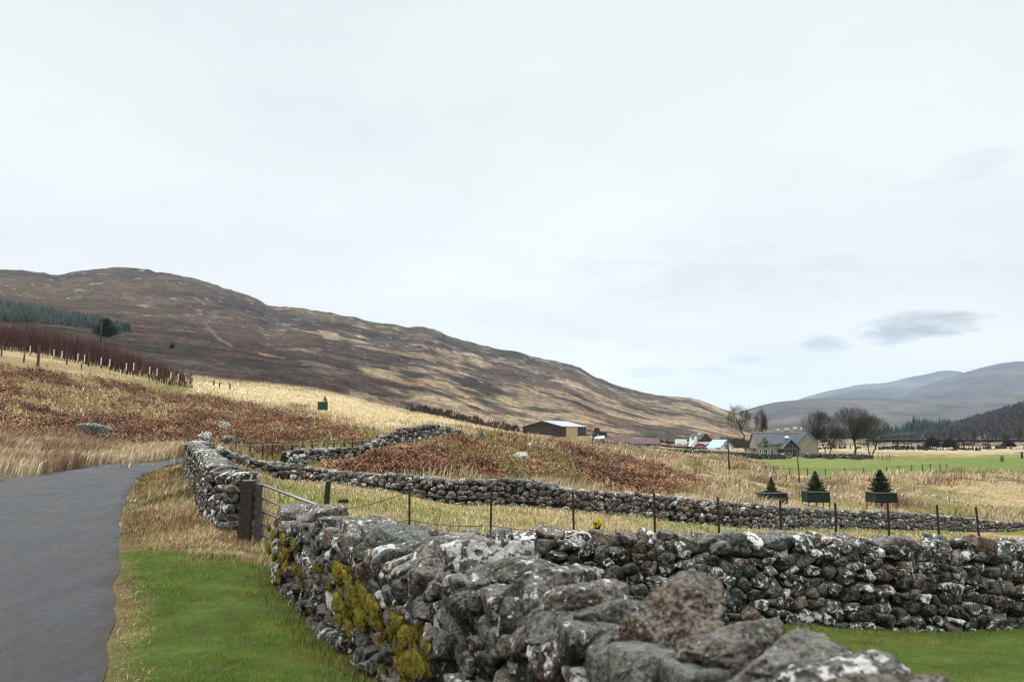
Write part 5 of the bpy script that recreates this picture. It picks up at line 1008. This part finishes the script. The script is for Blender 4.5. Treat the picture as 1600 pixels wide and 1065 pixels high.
def lane_fence():
    ps = [(369,712,690),(391,709,692),(411,705,692),(426,701,690),(442,702,691),(457,700,690.5),(473,698,690),(488,697,689.5),(506,696.5,688.5),(522,698,687.5),(538,694,686.5),(551,693,685.5),(566,694,684.5),(578,692,683.5),(589,689.5,681.5)]
    dd = np.interp([p[0] for p in ps], [369, 440, 520, 589], [53, 57.5, 60.5, 62.0]); pts = []
    g0 = None
    for (px, y1, y0), d in zip(ps, dd):
        t = W(px, y0, d); z = min(Hs(t[0], d), t[2] - .5)
        if g0 is None: g0 = np.array([t[0], d, z]); root = empty('lane_fence', g0); tag(root, 'row of short dark posts with pale rail along the lane behind the winding wall', 'fence')
        MB().box(t[0] - g0[0] - .05, t[0] - g0[0] + .05, d - g0[1] - .05, d - g0[1] + .05, z - g0[2] - .3, t[2] - g0[2]).build('post', M['rustwood'], root, bevel=.008); pts.append(t - g0)
    MB().tube([p + np.array([0, -.08, -.16]) for p in pts], .045, 6).build('rail', M['palewood'], root); MB().tube([p + np.array([0, -.07, -.03]) for p in pts], .02, 5).build('wire', M['wire'], root)
lane_fence()

def field_fence(pts, label, rails, hm, mat='postwood'):
    P = [G(px, py, 60, 330) for px, py in pts]; root = empty('field_fence', P[0]); tag(root, label, 'fence')
    for p in P: w = .055; q = p - P[0]; MB().box(q[0] - w, q[0] + w, q[1] - w, q[1] + w, q[2] - .3, q[2] + hm).build('post', M[mat], root)
    for h in rails: MB().tube([p - P[0] + np.array([0, -.06, hm * h]) for p in P], .03 if rails[0] > .9 else .02, 5).build('rail', M[mat], root)
field_fence([(1372,716),(1379,718.5),(1386,720.5),(1390,719)], 'short dark rail fence at the right end of the dark wall by the trees', (.95, .6, .25), 1.5)
field_fence([(1386,741),(1405,740),(1425,739),(1442,738),(1454,736.5),(1469,735),(1480,734.5)], 'low thin post fence along the near edge of the green field on the right', (.85,), 1.2)
field_fence([(1175,707),(1166,722),(1172,727),(1180,731),(1188,735),(1197,739),(1209,742),(1234,743),(1262,743),(1290,744),(1320,743),(1350,742)], 'faint thin post fence along the near edge of the green field on the left', (.85,), 1.1)
field_fence([(926,700),(933,700),(944,700),(950,699)], 'reddish stockyard fence below the dark tractor', (.95, .55), 1.5, 'rustwood')

def daffodils():
    q = W(933, 826, 12.35); root = empty('daffodil', q); tag(root, 'clump of yellow daffodils flowering on top of the lawn wall', 'flower'); r = np.random.default_rng(6); yel = plain('petal_yellow', (.70, .50, .012), .6, .12, 40, 0, 0); lf = plain('daffodil_leaf', (.030, .075, .022), .6, .25, 30, 0, 0)
    V = []
    for k in range(34): a = r.uniform(0, 6.28); h = r.uniform(.05, .13); u = np.array([math.cos(a), math.sin(a), 0]); p = u * r.uniform(0, .05); s = np.array([-u[1], u[0], 0]) * .009; m = p + u * .03 + [0, 0, h * .7]; V += [[p - s, p + s, m + s, m - s], [m - s, m + s, m + u * .05 + [0, 0, h * .3], m + u * .05 + [0, 0, h * .3 - .001]]]
    V = np.array(V).reshape(-1, 3); np_mesh('leaves', V, np.arange(len(V)).reshape(-1, 4), lf, root, smooth=False)
    for x, z, sc in ((-.055, .045, .75), (.015, .085, 1.1), (.03, .135, .9), (-.01, .055, .9), (.05, .09, .8), (.01, .12, .9)):
        m = MB(); c = np.array([x, -.05 + r.normal() * .01, z]); n = np.array([r.normal() * .3, -1, .1 + r.normal() * .2]); n /= np.linalg.norm(n); u = np.cross(n, [0, 0, 1]); u /= np.linalg.norm(u); v = np.cross(u, n)
        for k in range(6): a = k * math.pi / 3; e = math.cos(a) * u + math.sin(a) * v; s = -math.sin(a) * u + math.cos(a) * v; R = .034 * sc; m.add([c, c + e * R * .6 + s * R * .38, c + e * R + n * .004, c + e * R * .6 - s * R * .38], [(0, 1, 2, 3)])
        m.tube([c, c + n * .015 * sc, c + n * .026 * sc], [.007 * sc, .011 * sc, .015 * sc], 8, False); m.tube([c, c - n * .012 + np.array([0, 0, -.02]), np.array([x * .6, 0, 0])], [.003] * 3, 5); m.build('flower', yel, root)
    L, fc = boulder(.16, .12, .07, 3, 44, 5, 6, .1); L[:, 2] -= .03; np_mesh('soil', L, fc, M['core'], root)
daffodils()

# ------------------------------------------------------------------ farm
def gable_roof(mb, x0, x1, y0, y1, ze, zr, ov, th, axis='y'):
    """two slabs; axis is the direction of the ridge"""
    if axis == 'y':
        xm = (x0 + x1) / 2; k = (zr - ze) / (xm - x0); a = x0 - ov; b = x1 + ov
        for xs in ((a, xm), (b, xm)): mb.prism([(xs[0], y0 - ov, ze - ov * k), (xs[1], y0 - ov, zr), (xs[1], y0 - ov, zr + th), (xs[0], y0 - ov, ze - ov * k + th)], (0, y1 - y0 + 2 * ov, 0))
    else:
        ym = (y0 + y1) / 2; k = (zr - ze) / (ym - y0); a = y0 - ov; b = y1 + ov
        for ys in ((a, ym), (b, ym)): mb.prism([(x0 - ov, ys[0], ze - ov * k), (x0 - ov, ys[1], zr), (x0 - ov, ys[1], zr + th), (x0 - ov, ys[0], ze - ov * k + th)], (x1 - x0 + 2 * ov, 0, 0))
    return mb
def gable_wall(mb, x0, x1, y0, y1, ze, zr, axis='y', zb=-.5):
    if axis == 'y': mb.prism([(x0, y0, zb), (x1, y0, zb), (x1, y0, ze), ((x0 + x1) / 2, y0, zr), (x0, y0, ze)], (0, y1 - y0, 0))
    else: mb.prism([(x0, y0, zb), (x0, y1, zb), (x0, y1, ze), (x0, (y0 + y1) / 2, zr), (x0, y0, ze)], (x1 - x0, 0, 0))
    return mb
def window(root, x, z, w, h, y, frame='white', n=2):
    f = MB(); t = .07
    f.box(x - w/2, x + w/2, y - .06, y + .02, z, z + t); f.box(x - w/2, x + w/2, y - .06, y + .02, z + h - t, z + h); f.box(x - w/2, x - w/2 + t, y - .06, y + .02, z + t, z + h - t); f.box(x + w/2 - t, x + w/2, y - .06, y + .02, z + t, z + h - t)
    for k in range(1, n): xx = x - w/2 + w * k / n; f.box(xx - .025, xx + .025, y - .05, y + .02, z + t, z + h - t)
    fo = f.build('window', M[frame], root); MB().box(x - w/2 + t, x + w/2 - t, y - .02, y + .012, z + t, z + h - t).build('pane', M['glass'], fo); return fo

def stone_house():
    d = 226; s = d / F; g = at(1230, 713, d); root = empty('stone_house', g); tag(root, 'long cream stone house with slate roof, teal gable boards and glazed porch', 'house'); X = lambda px: (px - 1230) * s / .985; Z = lambda py: W(1230, py, d)[2] - g[2]
    ze, zr = Z(692.5), Z(675.5); x0, x1 = X(1187), X(1262)
    gable_wall(MB(), x0, x1, 1.5, 8.5, ze, zr - .15, 'x').build('wall', M['harl'], root); gable_roof(MB(), x0, x1, 1.5, 8.5, ze, zr - .1, .28, .14, 'x').build('roof', M['slate'], root)
    MB().box(x0 - .3, x1, 4.85, 5.15, zr + .0, zr + .22).build('ridge_coping', M['ridge'], root)
    # right wing, gable towards the meadow
    a, b = X(1243.5), X(1274.5); zg = Z(675); gable_wall(MB(), a, b, -1.2, 7, Z(691), zg - .2, 'y').build('wing_wall', M['harl'], root); gable_roof(MB(), a, b, -1.2, 7, Z(691), zg - .15, .22, .13, 'y').build('wing_roof', M['slate'], root)
    m = (a + b) / 2
    def boards(y, a, b, ze_, zg_, w, ov=.26):
        mid = (a + b) / 2; k = (zg_ - ze_) / (mid - a); o = MB()
        for e in (a - ov, b + ov): o.prism([(e, y, ze_ - ov * k - .05), (mid, y, zg_ - .05), (mid, y, zg_ - .05 + w), (e, y, ze_ - ov * k - .05 + w)], (0, -.06, 0))
        return o
    boards(-1.43, a, b, Z(691), zg, .26).build('bargeboard', M['teal'], root); MB().box(x0 - .2, X(1220), 1.16, 1.24, ze - .28, ze - .1).build('gutter', M['teal'], root)
    # porch
    pa, pb = X(1219.5), X(1245.5); pe, pg = Z(700), Z(686); o = MB(); gable_roof(o, pa, pb, -2.2, 4.2, pe, pg - .1, .24, .12, 'y').build('porch_roof', M['slate'], root); boards(-2.45, pa, pb, pe, pg, .26).build('bargeboard', M['teal'], root)
    gable_wall(MB(), pa + .15, pb - .15, -2.0, 2, pe, pg - .3, 'y').build('porch_wall', M['darkwood'], root); gl = MB()
    po = MB()
    for k in range(6): xx = pa + .5 + (pb - pa - 1.0) * k / 5; po.box(xx - .05, xx + .05, -2.1, -2.02, -.3, pe + max(0, (1 - abs(k - 2.5) / 2.5)) * (pg - pe - .6))
    po.box(pa + .2, pb - .2, -2.11, -2.02, pe - .1, pe + .06); pf = po.build('porch_frame', M['palewood'], root)
    gl.prism([(pa + .4, -2.03, .3), (pb - .4, -2.03, .3), (pb - .4, -2.03, pe + .1), ((pa + pb) / 2, -2.03, pg - .6), (pa + .4, -2.03, pe + .1)], (0, .025, 0)).build('pane', M['glass'], pf)
    # slatted louvre on the porch ridge
    lx = X(1231.5); lo = MB(); lo.box(lx - .32, lx + .32, .2, .9, pg - .3, pg + .42).build('louvre', M['greypaint'], root); c = MB(); c.add([(lx - .55, 0, pg + .42), (lx + .55, 0, pg + .42), (lx + .55, 1.1, pg + .42), (lx - .55, 1.1, pg + .42), (lx, .55, pg + 1.05)], [(3, 2, 1, 0), (0, 1, 4), (1, 2, 4), (2, 3, 4), (3, 0, 4)]).build('louvre_cap', M['whitepaint'], root)
    # small dormer gable at the left and the lean-to
    da, db = X(1193.5), X(1203.5); gable_wall(MB(), da, db, 1.2, 4, Z(690), Z(684), 'y', Z(697)).build('dormer', M['harl'], root); gable_roof(MB(), da, db, 1.2, 4, Z(690), Z(684) + .05, .18, .1, 'y').build('dormer_roof', M['slate'], root); window(root, X(1199.5), Z(697.5), .95, 1.3, 1.2, 'darkwood', 2)
    MB().box(X(1177), x0 - .003, 2.5, 6, -.5, Z(702)).build('lean_to', M['harl'], root); MB().prism([(X(1176.5), 2.3, Z(702)), (x0 - .003, 2.3, Z(701)), (x0 - .003, 2.3, Z(701) + .12), (X(1176.5), 2.3, Z(702) + .12)], (0, 4, 0)).build('lean_to_roof', M['slate'], root)
    window(root, X(1200), Z(708.5), .95, 1.25, 1.5, 'white'); window(root, X(1209.5), Z(709), .6, 1.35, 1.5, 'white', 1); window(root, X(1192), Z(708), .5, 1.0, 1.5, 'white', 1); window(root, X(1179.5), Z(710), .4, 1.0, 2.5, 'white', 1)
    for px, y, np_, top in ((1226, 5, 1, 668.5), (1240, 5, 2, 667.5), (1255.5, 6.2, 2, 666), (1265, 6.2, 1, 666.5)):
        zt = Z(top); w = .42 if np_ == 1 else .62; zb = zr - .6; c = MB().box(X(px) - w, X(px) + w, y - .4, y + .4, zb, zt - .75).build('chimney', M['harl'], root); cap = MB().box(X(px) - w - .07, X(px) + w + .07, y - .47, y + .47, zt - .75, zt - .62).build('chimney_cap', M['ridge'], c)
        for i in range(np_): xx = X(px) + (i - (np_ - 1) / 2) * .62; MB().tube([(xx, y, zt - .62), (xx, y, zt - .1), (xx, y, zt)], [.25, .22, .25], 10).build('chimney_pot', M['pot'], c)
stone_house()

def barn():
    d = 250; s = d / F; g = at(868, 681, d); rz = -.50; root = empty('barn', g, rz); tag(root, 'wide brown clad barn with pale roof and one tan panel on its long side', 'barn'); Z = lambda py: W(868, py, d)[2] - g[2]
    # front gable 58 px wide, long side running back to the right
    wd = 13.0; ln = 17; ze, zr = Z(666), Z(657.5); root.location.x -= 1.2
    x0, x1 = -9.5, -9.5 + wd; gable_wall(MB(), x0, x1, 0, ln, ze, zr, 'y', -1.5).build('wall', M['browntin'], root); gable_roof(MB(), x0, x1, 0, ln, ze, zr + .05, .2, .12, 'y').build('roof', M['greytin'], root); MB().box(x0 + 3.2, x1 - 3.2, -.06, -.003, -1.0, ze - .2).build('door', M['darkwood'], root)
    MB().box(x1 + .003, x1 + .08, 2.6, ln * .62, -.2, ze - .05).build('panel', M['ply'], root); MB().box(x1 + .003, x1 + .07, ln * .62 + .1, ln - .3, -.2, ze - .3).build('bay_shade_sheet', M['glass'], root)  # thin dark sheet on the wall paints the shade inside an open bay
    for k in range(4): yy = ln * .62 + .1 + k * 1.95; MB().box(x1 + .075, x1 + .2, yy, yy + .16, -1, ze - .05).build('stanchion', M['galv'], root)
    q = at(856, 682, 238); tag(MB().box(-1.1, 1.1, -.4, .4, 0, .55).build('trough', M['greytin'], None, q, bevel=.06), 'pale metal trough in front of the brown barn', 'trough')
barn()

def shed():
    d = 234; s = d / F; g = at(992, 697.5, d); root = empty('farm_shed', g, -.05); tag(root, 'long low stone shed with faded maroon roof beside the farm wall', 'shed'); X = lambda px: (px - 992) * s / .985; Z = lambda py: W(992, py, d)[2] - g[2]
    gable_wall(MB(), X(954), X(986), .6, 6, Z(691), Z(682), 'x').build('wall', M['harl'], root); gable_roof(MB(), X(954), X(986), .6, 6, Z(691), Z(682), .15, .12, 'x').build('roof', M['redroof'], root)
    gable_wall(MB(), X(986.1), X(1031), 0, 5, Z(693), Z(684.5), 'x').build('wall', M['harl'], root); gable_roof(MB(), X(986.1), X(1030), 0, 5, Z(693), Z(684.5), .15, .12, 'x').build('roof', M['redroof'], root)
    for px in (977, 1012): MB().box(X(px) - .45, X(px) + .45, (.54 if px < 986 else -.06), (.597 if px < 986 else -.003), -.4, Z(691.5) if px < 986 else Z(694)).build('door', M['glass'], root)
    window(root, X(1022), Z(697), .9, .6, 0, 'white')
shed()

def cottage():
    d = 300; s = d / F; g = at(1098, 699, d); root = empty('cottage', g); tag(root, 'white cottage with steep dark roof and dark boarded gable', 'cottage'); X = lambda px: (px - 1098) * s / .985; Z = lambda py: W(1098, py, d)[2] - g[2]
    a, b = X(1092), X(1114); MB().box(a, b, 0, 6, -.5, Z(690)).build('wall', M['white'], root); gable_wall(MB(), a, b, -.02, 6, Z(689.5), Z(677), 'y', Z(690)).build('gable', M['darkwood'], root); gable_roof(MB(), a, b, 0, 6, Z(689.5), Z(677), .2, .14, 'y').build('roof', M['slate'], root)
    gable_wall(MB(), X(1083), X(1092) - .004, 1, 6, Z(686), Z(679), 'x').build('side_wing', M['white'], root); gable_roof(MB(), X(1083), X(1100), 1, 6, Z(686), Z(679), .15, .12, 'x').build('wing_roof', M['slate'], root)
    MB().prism([(X(1076), .2, -.4), (X(1085), .2, -.4), (X(1090), .2, Z(686)), (X(1089), .2, Z(682))], (0, 3, 0)).build('outshot', M['white'], root)
    window(root, X(1099), Z(697), 1.0, 1.0, 0, 'white'); window(root, X(1109), Z(697.5), 1.3, 1.1, 0, 'white', 3); window(root, X(1087.5), Z(696), .8, 1.5, 1, 'white'); c = MB().box(X(1097) - .4, X(1097) + .4, 3.5, 4.3, Z(683), Z(675.5)).build('chimney', M['white'], root)
cottage()

def bungalow():
    d = 258; s = d / F; g = at(1136, 704, d); root = empty('bungalow', g, .42); tag(root, 'small white building with pale blue roof behind the farm wall', 'outbuilding'); Z = lambda py: W(1136, py, d)[2] - g[2]
    w, ln = 4.6, 6.5; gable_wall(MB(), -w / 2, w / 2, 0, ln, Z(698), Z(687), 'y').build('wall', M['white'], root); gable_roof(MB(), -w / 2, w / 2, 0, ln, Z(698), Z(687), .22, .12, 'y').build('roof', M['bluetin'], root); o = MB(); k = (Z(687) - Z(698)) / (w / 2)
    for e in (-w / 2 - .25, w / 2 + .25): o.prism([(e, -.26, Z(698) - .25 * k - .1), (0, -.26, Z(687) - .1), (0, -.26, Z(687) + .16), (e, -.26, Z(698) - .25 * k + .16)], (0, -.06, 0))
    o.build('bargeboard', M['teal'], root); MB().prism([(-w / 2 - 1.6, .6, Z(700)), (-w / 2 - .004, .6, Z(698.5)), (-w / 2 - .004, .6, Z(698.5) + .1), (-w / 2 - 1.6, .6, Z(700) + .1)], (0, ln - 1, 0)).build('porch_roof', M['bluetin'], root); MB().box(-w / 2 - 1.5, -w / 2 - .01, .8, ln - .6, -.5, Z(700)).build('porch', M['white'], root)
bungalow()

def car(px, py, d, label, mat, rz, L=4.2, Wd=1.75, Hh=1.45, name='parked_car', van=False):
    g = at(px, py, d); root = empty(name, g, rz); tag(root, label, 'van' if van else 'car'); l, w = L / 2, Wd / 2
    if van: prof = [(-l, .3), (l, .3), (l, .95), (l - .75, 1.1), (l - 1.35, Hh), (-l + .05, Hh), (-l, 1.2)]
    else: prof = [(-l, .3), (l, .3), (l, .75), (l - .95, .88), (l - 1.6, Hh), (-l + .7, Hh), (-l + .08, .92), (-l, .8)]
    MB().prism([(x, -w, z) for x, z in prof], (0, 2 * w, 0)).build('body', M[mat], root, bevel=.05)
    gx0, gx1 = (l - 1.3, l - .8) if van else (-l + .8, l - 1.55); zz = (1.1, Hh - .12) if van else (.92, Hh - .12)
    for sgn in (-1, 1): MB().box(min(gx0, gx1), max(gx0, gx1), sgn * (w + .004), sgn * (w + .012), *zz).build('window', M['glass'], root)
    for sx in (-l * .62, l * .62):
        for sy in (-1, 1): wh = MB().tube([(sx, sy * (w - .16), .31), (sx, sy * (w + .02), .31)], .31, 14).build('wheel', M['black'], root); MB().tube([(sx, sy * (w + .021), .31), (sx, sy * (w + .03), .31)], .18, 10).build('rim', M['galv'], wh)
    return root
car(1067, 697, 306, 'white van parked left of the white cottage', 'whitepaint', .15, 5.0, 1.9, 2.0, 'parked_van', True)
car(1095, 699, 292, 'red car parked in front of the white cottage', 'redpaint', .1, 3.9, 1.6, 1.3)
car(1108, 698.5, 292, 'dark grey car parked at the right of the red one', 'greypaint', 2.9)
car(997, 688, 252, 'silver grey car parked behind the maroon roofed shed', 'whitepaint', .2, 4.3, 1.8, 1.5)

def tractor():
    g = at(937, 683, 236); root = empty('tractor', g, .3); tag(root, 'dark tractor parked between the barn and the maroon roofed shed', 'tractor')
    MB().box(-.2, 2.0, -.42, .42, .75, 1.55).build('bonnet', M['black'], root, bevel=.06); MB().box(-1.4, -.2, -.75, .75, .7, 1.4).build('body', M['greypaint'], root, bevel=.05); c = MB().prism([(-1.35, -.7, 1.4), (-.15, -.7, 1.4), (-.35, -.7, 2.65), (-1.25, -.7, 2.65)], (0, 1.4, 0)).build('cab', M['glass'], root); MB().box(-1.4, -.25, -.78, .78, 2.652, 2.76).build('cab_roof', M['black'], c)
    for x, rr, ww in ((-.95, .82, .42), (1.5, .5, .3)):
        for sy in (-1, 1): wh = MB().tube([(x, sy * .62, rr), (x, sy * (.62 + ww), rr)], rr, 16).build('wheel', M['black'], root, bevel=.04); MB().tube([(x, sy * (.63 + ww), rr), (x, sy * (.65 + ww), rr)], rr * .5, 12).build('rim', M['greypaint'], wh)
    MB().tube([(.9, .25, 1.5), (.9, .25, 2.4)], .05, 8).build('exhaust', M['black'], root)
    q = at(937, 690, 228); m = MB().prism([(-1.3, -.8, .25), (1.3, -.8, .6), (1.3, -.8, .72), (-1.3, -.8, .37)], (0, 1.6, .7)); tag(m.build('sheet', M['bluetin'], None, q), 'pale blue sheet of metal lying tilted below the dark tractor', 'metal sheet')
tractor()

def farwall(label, pts, seed, th=.3, mw=.6, mh=.36):
    P = []
    for px, py, d, hp in pts: q = at(px, py, d); P.append((q[0], d, q[2] + hp * d / F))
    wall('dry_stone_wall', label, P, th, th * .8, .22, mw, mh, 2, seed, (-1,), M['stone_dark'], 2, False, .6, ns=4, p=8)
farwall('dark farm wall running in front of the maroon shed and the white cottage', [(919,703,216,5),(960,704,217,5.5),(1000,707,218,6),(1060,710,219,7),(1100,713,219,7),(1160,716,219,8),(1200,718,218,9),(1237,720,216,9)], 71)
farwall('short dark wall under the rounded bare trees right of the cream gable', [(1254,718.5,217,9),(1290,719,218,9),(1330,719.5,218,9),(1364,720,217,9)], 72)
farwall('thin dark wall behind the farm wall by the white cottage', [(1030,700,250,4),(1060,701,250,5),(1085,703,250,5),(1104,706,250,5)], 73)
farwall('low grassy wall curving down from the barn to the farm wall', [(836,699,165,3.5),(858,694,185,3.5),(880,697,195,3.5),(903,700,205,3.5)], 74)
for k, wl in enumerate([o for o in bpy.data.objects if o.name.startswith('dry_stone_wall')]): wl['kind'] = 'thing'
